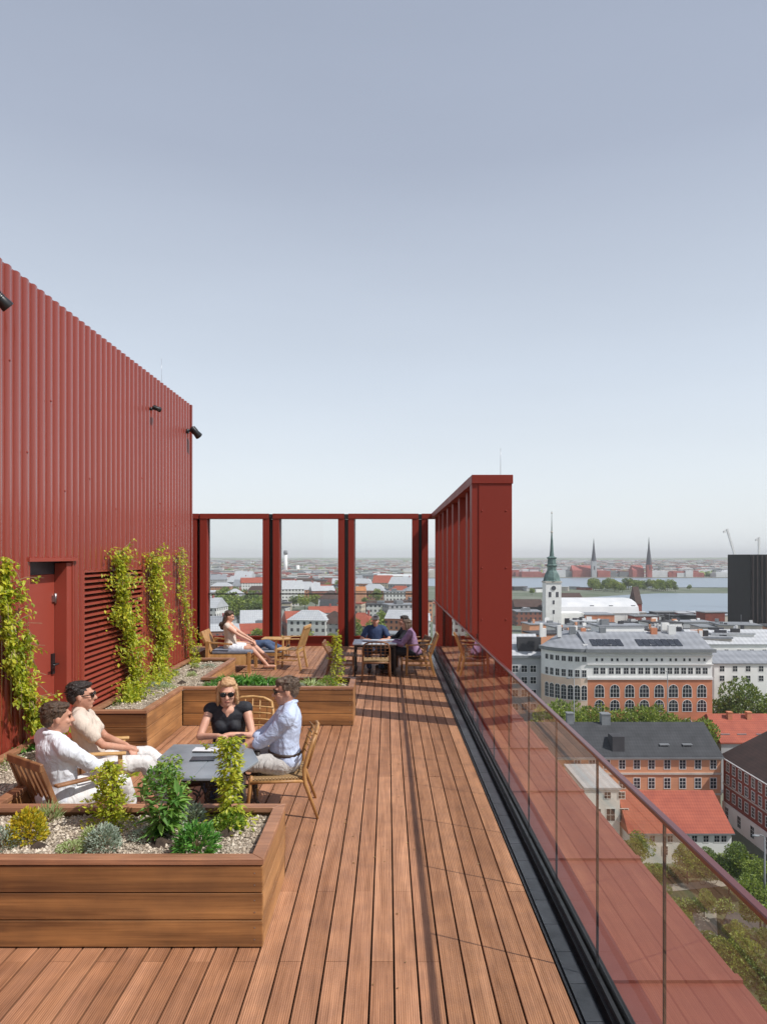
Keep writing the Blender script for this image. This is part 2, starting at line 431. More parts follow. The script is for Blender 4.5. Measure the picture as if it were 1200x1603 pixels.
while y < YF - .3:
    MB().box(1.20, 1.52, y, y + .24, -.05, ZT - .12).build('fin', M['red_frame'], t)
    y += 1.12; k += 1
y = Y0 + .31
while y < YF:
    y1 = min(y + 1.10, YF + .2)
    MB().box(XC0, 1.52, y, y1 - .02, ZT - .118, ZT).build('top_cap', M['red_frame'], t)
    y = y1
MB().tube([(XC0 + .40, Y0 + .1, ZT), (XC0 + .40, Y0 + .1, ZT + .37)], .0025, 6).build('rod', M['steel'], t)
# ---- far screen
def fx(px): return (px - VX)*YF/F
t = thing('window_screen', 'dark red portal screen with open glazed bays across the far end of the deck', 'screen', (-2.5, YF, 0))
posts = [(299,308),(313,324),(411,421),(427,437),(529,539),(545,554),(645,655),(660,670)]
posts = [(182-1,190),(196,207)] + posts
for a, b_ in posts:
    MB().box(fx(a), fx(b_), YF, YF + .30, -.05, ZT - .13).build('post', M['red_frame'], t)
for a, b_ in ((299,311),(313,420.4),(427,538.4),(545,654.4),(660,681.5),(196,298)):
    MB().box(fx(a), fx(b_) , YF - .015, YF + .31, ZT - .128, ZT - .0).build('top_beam', M['red_frame'], t)
for a, b_ in ((324,411),(437,529),(554,645)):
    MB().box(fx(a), fx(b_), YF + .04, YF + .26, -.05, .22).build('sill', M['red_frame'], t)
    MB().box(fx(a), fx(b_), YF - .02, YF + .03, .222, .25).build('sill_cap', M['red_frame'], t)
    MB().box(fx(a) , fx(b_), YF + .20, YF + .205, .26, ZT - .13).build('glass_pane', M['pane'], t)
    MB().box(fx(a) , fx(b_), YF + .10, YF + .14, 1.30, 1.33).build('guard_rail', M['black'], t)
    MB().box(fx(a) , fx(a) + .03, YF + .16, YF + .22, .25, ZT - .13).build('edge_trim', M['steel'], t)
for a, b_ in ((311.1,312.9),(420.5,426.9),(538.5,544.9),(654.5,659.9)): MB().box(fx(a), fx(b_), YF + .03, YF + .30, ZT - .13, ZT - .01).build('beam_joint', M['black'], t)
for a, b_ in ((308,313),(421,427),(539,545),(655,660)):
    MB().box(fx(a), fx(b_), YF + .15, YF + .18, -.05, ZT - .14).build('shadow_gap', M['black'], t)
# ---- penthouse with corrugated wall
pt = thing('rooftop_penthouse', 'red corrugated metal penthouse wall rising along the deck with a door and a louvred vent', 'building', (XW, 6, 0))
HW = 4.98; PER = .154
DY0, DY1, DZ = 6.70, 7.48, 2.22
LY0, LY1, LZ0, LZ1 = 7.83, 9.75, .40, 2.13
def corr():
    mb = MB(); prof = []
    y = -1.6
    n = 0
    while y < 12.12:
        # rounded rib + narrow flat valley
        for q, dx in ((0, 0), (.02, .008), (.06, .018), (.13, .0235), (.23, .0255), (.36, .0245), (.50, .020), (.62, .013), (.70, .004), (.74, 0), (.98, 0)): prof.append((y + PER*q, dx))
        y += PER
    pts = sorted(prof); pts.append((12.15, 0))
    def snap(v): return min(pts, key=lambda p: abs(p[0]-v))[0]
    ops = [(snap(DY0-.02), snap(DY1+.10), -.2, DZ+.02), (snap(LY0), snap(LY1), LZ0, LZ1)]
    for (ya, xa), (yb, xb) in zip(pts[:-1], pts[1:]):
        zs = [(-.1, HW)]; ym = (ya+yb)/2
        for o0, o1, z0, z1 in ops:
            if o0 < ym < o1: zs = [(z1, HW)] + ([(-.1, z0)] if z0 > 0 else [])
        for z0, z1 in zs:
            mb.add([(XW+xa, ya, z0), (XW+xb, yb, z0), (XW+xb, yb, z1), (XW+xa, ya, z1)], [(0, 1, 2, 3)], True)
        # thin top return
        mb.add([(XW+xa, ya, HW), (XW+xb, yb, HW), (XW-.06, yb, HW), (XW-.06, ya, HW)], [(0, 1, 2, 3)])
    return mb, ops
mb, ops = corr()
o = mb.build('corrugated_wall', M['red'], pt)
MB().box(XW-6, XW-.30, -1.6, 12.10, -.1, HW-.02).box(XW-.299, XW-.01, 9.80, 12.10, -.1, HW-.03).box(XW-.299, XW-.01, -1.6, 6.6, -.1, HW-.03).box(XW-.299, XW-.01, 6.6, 9.8, 2.35, HW-.03).build('inner_wall', M['red_frame'], pt)
MB().box(XW-.02, XW+.037, 12.11, 12.16, -.1, HW-.002).build('corner_strip', M['red'], pt)
for (yy, zz) in ((5.9, 3.1), (6.6, 3.3), (7.3, 3.0), (8.0, 3.2), (8.7, 2.9), (5.4, 2.2), (9.6, 3.4), (10.4, 3.1), (6.2, 4.1), (7.1, 3.9), (11.2, 2.8), (5.2, 3.9)):
    yc = -1.6 + round((yy+1.6)/PER)*PER + PER*.24; MB().ell((XW+.026, yc, zz), (.008, .011, .011), None, 8, 6).build('screw', M['red_frame'], pt)
# door recess
d0, d1 = ops[0][0], ops[0][1]
REC = .13
MB().box(XW-REC, XW+.012, d0-.035, d0, -.05, DZ+.02).box(XW-REC, XW+.012, d1, d1+.03, -.05, DZ+.02).build('door_jamb', M['red_door'], pt)
MB().box(XW-REC, XW+.045, d0-.07, d1+.06, DZ+.022, DZ+.06).build('door_lintel', M['red_door'], pt)
dr = MB().box(XW-REC-.04, XW-REC, d0, d1-.12, -.04, DZ-.12).build('door', M['red_door'], pt, bevel=.004)
MB().box(XW-REC-.04, XW-REC-.01, d0, d1, DZ-.118, DZ+.02).build('door_transom', M['slate'], pt)
MB().box(XW-REC, XW-.0, d1-.118, d1-.001, -.04, DZ).build('door_post', M['red_door'], pt)
MB().box(XW-REC+.001, XW-REC+.02, d1-.21, d1-.15, 1.02, 1.24).tube([(XW-REC+.02, d1-.18, 1.13), (XW-REC+.07, d1-.18, 1.13), (XW-REC+.07, d1-.30, 1.13)], .011, 8).build('door_handle', M['black'], dr)
for z in (1.78, .35):
    MB().tube([(XW-REC+.012, d1-.13, z), (XW-REC+.012, d1-.13, z+.11)], .014, 8).box(XW-REC, XW-REC+.02, d1-.19, d1-.14, z+.02, z+.09).build('hinge', M['steel'], dr)
for k in range(9): MB().lathe([(.006, -.002), (.006, .008), (.001, .012)], c=(XW+.035, d0-.05 + k*(d1-d0+.1)/8, DZ+.06), n=6).build('rivet', M['red_frame'], pt)
# louvred vent
l0, l1 = ops[1][0], ops[1][1]
lv = MB().box(XW-.01, XW+.02, l0-.0, l0+.03, LZ0, LZ1).box(XW-.01, XW+.02, l1-.03, l1, LZ0, LZ1).box(XW-.01, XW+.02, l0+.031, l1-.031, LZ1-.025, LZ1).build('louvre_frame', M['louvre'], pt)
MB().box(XW-.14, XW-.13, l0, l1, LZ0, LZ1).build('louvre_back', M['dark'], lv)
mb = MB(); z = LZ0
while z < LZ1 - .06:
    mb.add([(XW+.018, l0+.03, z), (XW+.018, l1-.03, z), (XW-.05, l1-.03, z+.030), (XW-.05, l0+.03, z+.030),
            (XW+.018, l0+.03, z+.014), (XW+.018, l1-.03, z+.014), (XW-.05, l1-.03, z+.044), (XW-.05, l0+.03, z+.044)],
           [(3,2,1,0),(4,5,6,7),(0,1,5,4),(1,2,6,5),(2,3,7,6),(3,0,4,7)])
    z += .066
mb.build('louvre_blade', M['louvre'], lv)
# ---- spotlights on the wall
def spot(py_, z, label, big=1.0, aim=30):
    t = thing('spotlight', label, 'spotlight', (XW + .03, py_, z), 0, 'black spotlights fixed high on the corrugated wall')
    MB().tube([(0, 0, 0), (.035, 0, 0)], .05*big, 10).tube([(.03, 0, 0), (.12*big, 0, .03*big)], .014, 8).build('bracket', M['black'], t, world=False)
    h = MB(); a = R(aim); dv = Vector((math.cos(a)*.55, math.cos(a)*.6, -math.sin(a))).normalized(); c = Vector((.12*big, 0, .04*big))
    h.tube([c - dv*.05*big, c - dv*.03*big, c + dv*.10*big, c + dv*.19*big, c + dv*.2*big], [.03*big, .055*big, .065*big, .078*big, .074*big], 14)
    h = h.build('lamp_head', M['black'], t, world=False)
    v = MB()
    for k in range(5): v.tube([c - dv*(.02 - .022*k)*big, c - dv*(.012 - .022*k)*big], .072*big, 12)
    v.build('cooling_fin', M['black'], h, world=False)
def wallpt(px, py):
    d = F*XW/(px - VX); return d, EYE - (py - VY)*d/F
y_, z_ = wallpt(0.5, 487); spot(y_ - .30, z_+.02, 'black spotlight on the corrugated wall nearest the eye, cut by the picture edge', .75, 35)
y_, z_ = wallpt(232, 640); spot(y_, z_, 'small black spotlight on the corrugated wall, between the other two', .5, 10)
y_, z_ = wallpt(290, 675); spot(y_ , z_, 'black spotlight on the corrugated wall next to its far corner', .85, 35)
t = thing('lightning_rod', 'thin lightning rod standing on the top edge of the corrugated wall', 'rod', (XW-.05, 10.75, HW))
MB().tube([(0, 0, 0), (0, 0, .42)], .002, 5).build('spike', M['steel'], t, world=False)
# ================================================================ PLANTERS
HP = .524
def planter(label, outline, loc):
    """outline: list of axis-aligned rectangles' union polygon, counter-clockwise; returns thing"""
    t = thing('planter', label, 'planter', loc)
    n = len(outline); BH = (HP - .045)/3; TH = .035
    for i in range(n):
        (x0, y0), (x1, y1) = outline[i], outline[(i+1) % n]
        alx = abs(x1-x0) > abs(y1-y0); mb = MB()
        for k in range(3):
            z0 = .008 + k*BH; z1 = z0 + BH - .006
            if alx:
                a, b_ = sorted((x0, x1)); inn = TH if x1 > x0 else -TH
                mb.box(a + (0.0), b_ - (0.0), min(y0, y0+inn), max(y0, y0+inn), z0, z1)
            else:
                a, b_ = sorted((y0, y1)); inn = -TH if y1 > y0 else TH
                mb.box(min(x0, x0+inn), max(x0, x0+inn), a + TH + .001, b_ - TH - .001, z0, z1)
        if alx and x1 < x0:     # far side boards sit inside the corner line
            pass
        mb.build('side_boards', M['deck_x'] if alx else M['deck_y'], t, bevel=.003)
        # screws
        if alx and x1 > x0:
            for k in range(3):
                for zz in (.04, .11): MB().box(b_ - .05, b_ - .043, y0-.0015, y0+.001, .008 + k*BH + zz, .015 + k*BH + zz).build('screw', M['steel'], t)
    # rim
    RW = .075; mb = MB()
    for i in range(n):
        p = Vector(outline[i]); q = Vector(outline[(i+1) % n]); pp = Vector(outline[i-1]); qq = Vector(outline[(i+2) % n])
        d = (q-p).normalized(); nrm = Vector((-d.y, d.x)); dp = (p-pp).normalized(); dn = (qq-q).normalized()
        def cor(c, da, db, out):
            na = Vector((-da.y, da.x)); nb = Vector((-db.y, db.x)); return c + (na + nb)*out
        a0 = cor(p, dp, d, -.006); a1 = cor(q, d, dn, -.006); b1 = cor(q, d, dn, RW); b0 = cor(p, dp, d, RW)
        g = d*.001
        vs = [(a0.x+g.x, a0.y+g.y), (a1.x-g.x, a1.y-g.y), (b1.x-g.x, b1.y-g.y), (b0.x+g.x, b0.y+g.y)]
        mb.prism(vs, HP - .035, HP)
    mb.build('rim', M['rim'], t, bevel=.003)
    return t
def gravelbed(t, rects, z=HP-.07, peb=0, seed=1):
    rr = random.Random(seed); mb = MB(); pm = MB()
    for (x0, x1, y0, y1) in rects:
        nx = max(2, int((x1-x0)/.06)); ny = max(2, int((y1-y0)/.06)); vs = []; fs = []
        for j in range(ny+1):
            for i in range(nx+1):
                x = x0+(x1-x0)*i/nx; y = y0+(y1-y0)*j/ny
                vs.append((x, y, z + .03*noise.noise(Vector((x*2.2, y*2.2, seed))) + .012*noise.noise(Vector((x*9, y*9, 3)))))
        for j in range(ny):
            for i in range(nx): a = j*(nx+1)+i; fs.append((a, a+1, a+nx+2, a+nx+1))
        mb.add(vs, fs, True)
        for _ in range(int(peb*(x1-x0)*(y1-y0))):
            x, y = rr.uniform(x0+.01, x1-.01), rr.uniform(y0+.01, y1-.01); s = rr.choice((.006, .008, .009, .012, .017))
            zz = z + .03*noise.noise(Vector((x*2.2, y*2.2, seed))) + s*.3
            vs = [Vector(v)*s*rr.uniform(.7, 1.2) + Vector((x, y, zz)) for v in ((1,0,0),(-1,0,0),(0,1,0),(0,-1,0),(0,0,.8),(0,0,-.8))]
            pm.add(vs, [(0,2,4),(2,1,4),(1,3,4),(3,0,4),(2,0,5),(1,2,5),(3,1,5),(0,3,5)])
    mb.build('gravel_bed', M['gravel'], t)
    if peb: tag(pm.build('gravel', M['pebble'], t), kind='stuff')
FX1, FY0, FY1 = -.73, 4.00, 4.89
pl1 = planter('wooden planter box in front of the seated group, wide gravel bed with shrubs', 
    [(XW+.06, FY0), (FX1, FY0), (FX1, FY1), (-2.78, FY1), (-2.78, 6.62), (XW+.06, 6.62)], (-2, 4.4, 0))
gravelbed(pl1, [(XW+.1, FX1-.06, FY0+.05, FY1-.05), (XW+.1, -2.84, FY1-.05, 6.58)], peb=2600, seed=1)
MX, MY0, MY1 = -2.76, 9.24, 10.02
pl2 = planter('wooden planter box behind the seated group, corner shaped, climbers rising from it', 
    [(XW+.06, 7.83), (MX, 7.83), (MX, MY0), (-.46, MY0), (-.46, MY1), (MX+.12, MY1), (MX+.12, 11.9), (XW+.06, 11.9)], (-2, 9, 0))
gravelbed(pl2, [(XW+.1, MX-.05, 7.88, 9.3), (XW+.1, -.52, 9.3, MY1-.05), (XW+.1, MX+.06, MY1-.05, 11.85)], peb=700, seed=2)
# low wooden seats against the wall end
t = thing('wooden_bench', 'low wooden box bench past the corner of the red wall', 'bench', (-4.0, 14.0, 0))
MB().box(-4.5, -3.72, 13.55, 14.2, 0, .36).build('box_base', M['deck_x'], t, bevel=.004)
MB().box(-4.53, -3.69, 13.52, 14.23, .362, .40).build('seat', M['rim'], t, bevel=.004)
t = thing('wooden_step', 'low broad wooden step beside the armchair, past the red wall', 'step', (-3.3, 13.0, 0))
MB().box(-4.1, -3.02, 12.75, 13.3, 0, .12).build('riser', M['deck_x'], t)
MB().box(-4.12, -3.0, 12.72, 13.32, .122, .155).build('tread', M['rim'], t, bevel=.004)
# ================================================================ FURNITURE
def slat_chair(label, loc, rz, mat, sh=.37, bh=.82, wd=.54, group=None, cushion=None, nsl=7, name='armchair', arms=True):
    """wooden chair with upright back slats, faces +y"""
    t = thing(name, label, 'chair', loc, rz, group); hw = wd/2; D = .50
    for sx in (-1, 1):
        MB().bar((sx*(hw-.02), D/2-.03, 0), (sx*(hw-.02), D/2-.05, sh if not arms else sh+.20), .036, .036, up=(0, 1, 0)).build('leg', mat, t, world=False, bevel=.004)
        MB().bar((sx*(hw-.02), -D/2-.06, 0), (sx*(hw-.02), -D/2+.02, sh), .034, .042, up=(0, 1, 0)).bar((sx*(hw-.02), -D/2+.02, sh-.02), (sx*(hw-.02), -D/2-.13, bh), .032, .038, up=(0, 1, 0)).build('rear_leg', mat, t, world=False, bevel=.004)
        MB().bar((sx*(hw-.02), -D/2+.02, .2), (sx*(hw-.02), D/2-.06, .2), .02, .028).build('stretcher', mat, t, world=False)
        if arms:
            MB().bar((sx*(hw-.005), D/2+.0, sh+.212), (sx*(hw-.005), -D/2-.03, sh+.235), .055, .022).build('armrest', mat, t, world=False, bevel=.006)
    MB().bar((-hw, D/2-.04, sh-.035), (hw, D/2-.04, sh-.035), .022, .05).bar((-hw, -D/2+.03, sh-.035), (hw, -D/2+.03, sh-.035), .022, .05).build('seat_rail', mat, t, world=False)
    mb = MB()
    for k in range(7):
        y = -D/2 + .04 + k*(D-.06)/6; mb.box(-hw+.03, hw-.03, y-.027, y+.027, sh-.012, sh+.004)
    mb.build('seat', mat, t, world=False)
    mb = MB(); a = Vector((0, -D/2+.0, sh+.06)); b_ = Vector((0, -D/2-.125, bh-.03))
    for k in range(nsl):
        x = -hw+.06 + k*(wd-.12)/(nsl-1); mb.bar((x, a.y, a.z), (x, b_.y, b_.z), .040 if nsl < 9 else .02, .012, up=(0, 1, 0))
    mb.build('backrest', mat, t, world=False)
    MB().bar((-hw, -D/2-.132, bh+.0), (hw, -D/2-.132, bh+.0), .03, .06, up=(0, 0, 1)).build('top_rail', mat, t, world=False, bevel=.005)
    MB().bar((-hw+.02, a.y+.01, a.z), (hw-.02, a.y+.01, a.z), .022, .035).build('lower_rail', mat, t, world=False)
    if cushion:
        MB().box(-hw+.035, hw-.035, -D/2+.03, D/2-.0, sh+.006, sh+.065).build('cushion', cushion, t, world=False, bevel=.02)
    return t
def weavemat():
    m, n, l, b = nmat('woven_cane', .7)
    mp = mapping(n, l, (1, 1, 1)); w1 = n.new('ShaderNodeTexChecker'); w1.inputs['Scale'].default_value = 70
    w1.inputs['Color1'].default_value = (.42, .27, .12, 1); w1.inputs['Color2'].default_value = (.16, .09, .04, 1)
    l.new(mp.outputs[0], w1.inputs['Vector']); l.new(w1.outputs[0], b.inputs['Base Color']); return m
M['cane'] = weavemat()
def cane_chair(label, loc, rz, mat, sh=.37, bh=.80, group=None):
    """slim chair with bent round legs, woven seat and laddered curved back, faces +y"""
    t = thing('dining_chair', label, 'chair', loc, rz, group); hw = .245
    for sx in (-1, 1):
        MB().tube([(sx*(hw+.01), .25, 0), (sx*(hw-.01), .22, sh-.02), (sx*(hw-.015), .21, sh+.03)], [.012, .017, .014], 10).build('leg', mat, t, world=False)
        MB().tube([(sx*(hw+.015), -.36, 0), (sx*hw, -.25, sh-.05), (sx*hw, -.24, sh+.08), (sx*(hw-.005), -.30, bh-.12), (sx*(hw-.035), -.345, bh-.02)], [.012, .019, .018, .016, .014], 10).build('rear_leg', mat, t, world=False)
    MB().tube([(-hw+.035, -.345, bh-.02), (-.12, -.365, bh+.012), (0, -.375, bh+.02), (.12, -.365, bh+.012), (hw-.035, -.345, bh-.02)], .014, 10).build('top_rail', mat, t, world=False)
    MB().tube([(-hw, .215, sh-.02), (hw, .215, sh-.02)], .014, 8).tube([(-hw, -.25, sh-.03), (hw, -.25, sh-.03)], .014, 8).tube([(-hw, .215, sh-.025), (-hw, -.25, sh-.03)], .014, 8).tube([(hw, .215, sh-.025), (hw, -.25, sh-.03)], .014, 8).build('seat_frame', mat, t, world=False)
    MB().box(-hw+.01, hw-.01, -.245, .21, sh-.022, sh+.006).build('seat', M['cane'], t, world=False, bevel=.006)
    mb = MB()
    for k in range(5):
        z = sh+.12 + k*.062; y = -.245 - (z-sh-.08)*.2
        mb.tube([(-hw, y, z), (-.1, y-.03, z), (.1, y-.03, z), (hw, y, z)], .007, 6)
    for k in range(5):
        x = -.16 + .08*k; mb.tube([(x, -.275, sh+.05), (x, -.33, sh+.22), (x, -.365, bh)], .006, 6)
    mb.build('backrest', mat, t, world=False)
    return t
# front group table ------------------------------------------------
M['zinc'] = simple('weathered_zinc', (.33, .37, .40), (.20, .235, .265), 3.5, .35, metal=.25, bump=.15, stretch=(1, 1, 1))
TZ = .60
def iron_table():
    a = P(262, 1218, TZ); b_ = P(362, 1218, TZ); c = P(405, 1190, TZ); d = P(392, 1166, TZ); e = P(272, 1165, TZ); f = P(246, 1188, TZ)
    cen = Vector(((a.x+c.x)/2, (a.y+e.y)/2, 0))
    t = thing('garden_table', 'low weathered grey metal table with clipped corners and dark scrolled iron legs', 'table', cen)
    poly = [(a.x, a.y), (b_.x, b_.y), (c.x, c.y), (d.x, d.y), (e.x, e.y), (f.x, f.y)]
    half = [MB(), MB()]
    xm = (a.x+b_.x)/2 - .06
    half[0].prism([poly[0], (xm-.002, a.y), (xm-.002+.03, e.y), poly[4], poly[5]], TZ-.022, TZ)
    half[1].prism([(xm+.002, a.y), poly[1], poly[2], poly[3], (xm+.032, e.y)], TZ-.022, TZ-.0005)
    half[0].build('table_top', M['zinc'], t, bevel=.003); half[1].build('table_top', M['zinc'], t, bevel=.003)
    x0, x1, y0, y1 = a.x+.08, b_.x+.05, a.y+.12, e.y-.14
    MB().box(x0-.02, x1+.02, y0-.02, y0, TZ-.07, TZ-.023).box(x0-.02, x1+.02, y1, y1+.02, TZ-.07, TZ-.023).build('apron', M['iron'], t)
    for (x, y, sx) in ((x0, y0, 1), (x1, y0, -1), (x0, y1, 1), (x1, y1, -1)):
        MB().tube([(x, y, TZ-.03), (x-.02*sx, y, .40), (x+.03*sx, y, .26), (x+.02*sx, y, .16), (x-.05*sx, y, .03), (x-.06*sx, y, 0)], [.02, .024, .018, .016, .018, .026], 8).build('leg', M['iron'], t)
    for y in (y0, y1):
        mb = MB()
        for k in range(3):
            xx = x0 + (x1-x0)*(k+.5)/3; r = .065
            mb.tube([(xx + r*math.cos(q)*(1-q/16), y, .41 + r*math.sin(q)*(1-q/16)) for q in [i*.55 for i in range(15)]], .008, 6)
            mb.tube([(xx-.09, y, .53), (xx+.0, y, .30), (xx+.09, y, .53)], .008, 6)
        mb.box(x0, x1, y-.012, y+.012, .255, .285).box(x0, x1, y-.012, y+.012, .13, .155)
        mb.build('scrollwork', M['iron'], t)
    MB().box((x0+x1)/2-.02, (x0+x1)/2+.02, y0, y1, .14, .165).build('stretcher', M['iron'], t)
    return t, cen
M['iron'] = simple('cast_iron', (.045, .035, .03), (.02, .016, .014), 20, .55, bump=.2)
tbl, TC = iron_table()
M['paper'] = simple('paper', (.72, .73, .74), (.6, .61, .63), 3, .7)
M['screen'] = simple('dark_cover', (.03, .035, .045), (.02, .022, .03), 5, .25)
def flatthing(name, label, cat, px, py, z, sx, sy, h, mat, rz=0, extra=None):
    p = P(px, py, z); t = thing(name, label, cat, (p.x, p.y, z), rz)
    MB().box(-sx/2, sx/2, -sy/2, sy/2, .001, h).build('cover', mat, t, world=False, bevel=.002)
    if extra: MB().box(-sx/2+.004, sx/2-.004, -sy/2-.0006, sy/2-.004, .003, h-.003).build('pages', M['paper'], t, world=False)
    return t
flatthing('tablet', 'dark tablet lying on the grey garden table, nearer of two flat items', 'tablet', 318, 1189, TZ, .20, .11, .012, M['screen'], R(4))
t = flatthing('notebook', 'pale notebook lying on the grey garden table before the woman in black', 'notebook', 322, 1175, TZ, .21, .11, .014, M['paper'], R(-3))
MB().tube([(-.09, -.075, .008), (.12, -.068, .008)], .006, 6).build('pen', M['black'], t, world=False)
# far table --------------------------------------------------------
FT = Vector((-.24, 13.35, 0))
t = thing('far_table', 'rectangular pale topped table at the far end under the screen shadows', 'table', FT)
M['pale_top'] = simple('pale_tabletop', (.62, .66, .72), (.5, .54, .6), 4, .35)
MB().box(-.42, .42, -.36, .36, .60, .625).build('table_top', M['pale_top'], t, world=False, bevel=.003)
for sx in (-1, 1):
    for sy in (-1, 1): MB().box(sx*.38-.015, sx*.38+.015, sy*.32-.015, sy*.32+.015, 0, .599).build('leg', M['iron'], t, world=False)
    MB().box(sx*.38-.01, sx*.38+.01, -.3, .3, .1, .13).build('stretcher', M['iron'], t, world=False)
MB().box(-.365, .365, -.33, -.31, .55, .599).build('apron', M['iron'], t, world=False)
t = thing('side_table', 'small low side table standing between the far chairs by the red screen', 'table', (-2.5, 15.4, 0))
MB().box(-.3, .3, -.22, .22, .42, .45).build('table_top', M['teak_pale'], t, world=False)
for sx in (-1, 1):
    for sy in (-1, 1): MB().box(sx*.26-.015, sx*.26+.015, sy*.18-.015, sy*.18+.015, 0, .419).build('leg', M['teak'], t, world=False)
# ================================================================ PEOPLE
def skinmat(name, c, c2):
    m, n, l, b = nmat(name, .5, 0, .35); b.inputs['Subsurface Weight'].default_value = .0
    mp = mapping(n, l, (1, 1, 1)); nz = n.new('ShaderNodeTexNoise'); nz.inputs['Scale'].default_value = 11; nz.inputs['Detail'].default_value = 5
    l.new(mp.outputs[0], nz.inputs['Vector']); rp = ramp(n, [(.35, c2), (.65, c)]); l.new(nz.outputs[0], rp.inputs[0]); l.new(rp.outputs[0], b.inputs['Base Color'])
    return m
M['skin'] = skinmat('skin', (.62, .36, .26), (.53, .27, .185))
M['skin2'] = skinmat('skin_tanned', (.56, .30, .205), (.46, .22, .145))
M['white_cloth'] = simple('white_cloth', (.74, .76, .80), (.66, .68, .73), 6, .85, bump=1.0, bscale=8, bdist=.028, bdistort=1.6, stretch=(1, 1, .6))
M['blue_white'] = simple('pale_blue_cloth', (.52, .60, .78), (.45, .53, .71), 6, .8, bump=1.0, bscale=8, bdist=.028, bdistort=1.6, stretch=(1, 1, .6))
M['cream'] = simple('cream_cloth', (.66, .56, .47), (.56, .46, .38), 7, .85, bump=1.0, bscale=8, bdist=.028, bdistort=1.6, stretch=(1, 1, .6))
M['white_trouser'] = simple('white_trouser', (.74, .72, .70), (.64, .62, .60), 6, .85, bump=1.0, bscale=8, bdist=.028, bdistort=1.6, stretch=(1, 1, .6))
M['grey_trouser'] = simple('stone_trouser', (.50, .47, .44), (.40, .38, .37), 6, .85, bump=1.0, bscale=8, bdist=.028, bdistort=1.6, stretch=(1, 1, .6))
M['denim'] = simple('denim', (.07, .11, .20), (.04, .065, .13), 12, .85, bump=.4)
M['black_cloth'] = simple('black_cloth', (.018, .02, .028), (.010, .011, .016), 10, .75, bump=.3)
M['navy_cloth'] = simple('navy_cloth', (.03, .055, .13), (.02, .035, .09), 10, .85, bump=.4)
M['purple_cloth'] = simple('mauve_cloth', (.32, .20, .32), (.20, .12, .22), 10, .85, bump=.4)
M['russet_cloth'] = simple('russet_cloth', (.28, .09, .07), (.2, .06, .05), 10, .85, bump=.4)
M['hair_brown'] = simple('brown_hair', (.10, .055, .03), (.035, .02, .012), 60, .5, bump=.8, stretch=(1, 1, .3))
M['hair_dark'] = simple('dark_hair', (.035, .022, .018), (.012, .009, .008), 60, .5, bump=.8, stretch=(1, 1, .3))
M['hair_grey'] = simple('greyish_brown_hair', (.17, .115, .08), (.07, .045, .03), 60, .5, bump=.8, stretch=(1, 1, .3))
M['hair_blond'] = simple('blond_hair', (.66, .42, .22), (.38, .20, .09), 60, .5, bump=.8, stretch=(1, 1, .3))
M['eye'] = simple('eye', (.02, .015, .012), None, 5, .2)
M['shades'] = simple('sunglass_lens', (.012, .01, .01), None, 5, .12)
M['lip'] = simple('lip', (.42, .13, .11), None, 5, .5)
M['belt'] = simple('belt_leather', (.05, .03, .02), None, 5, .5)
M['sole'] = simple('shoe_leather', (.10, .05, .03), (.05, .03, .02), 9, .45)
def ik(a, c, l1, l2, pole):
    a, c, pole = Vector(a), Vector(c), Vector(pole); d = c - a; L = min(d.length, (l1+l2)*.995); dn = d.normalized(); c = a + dn*L
    x = (l1*l1 - l2*l2 + L*L)/(2*L); h = math.sqrt(max(l1*l1 - x*x, 0)); pp = pole - dn*pole.dot(dn)
    return a + dn*x + pp.normalized()*h, c
def remesh(o, vox, smooth=2, noise_=None):
    r = o.modifiers.new('remesh', 'REMESH'); r.mode = 'VOXEL'; r.voxel_size = vox; r.use_smooth_shade = True
    s = o.modifiers.new('smooth', 'SMOOTH'); s.iterations = smooth; s.factor = .5
    if noise_:
        key = 'folds_%g' % noise_[1]
        tx = bpy.data.textures.get(key) or bpy.data.textures.new(key, 'CLOUDS'); tx.noise_scale = noise_[1]; tx.noise_depth = 2
        d = o.modifiers.new('folds', 'DISPLACE'); d.texture = tx; d.strength = noise_[0]; d.mid_level = .5; d.texture_coords = 'LOCAL'
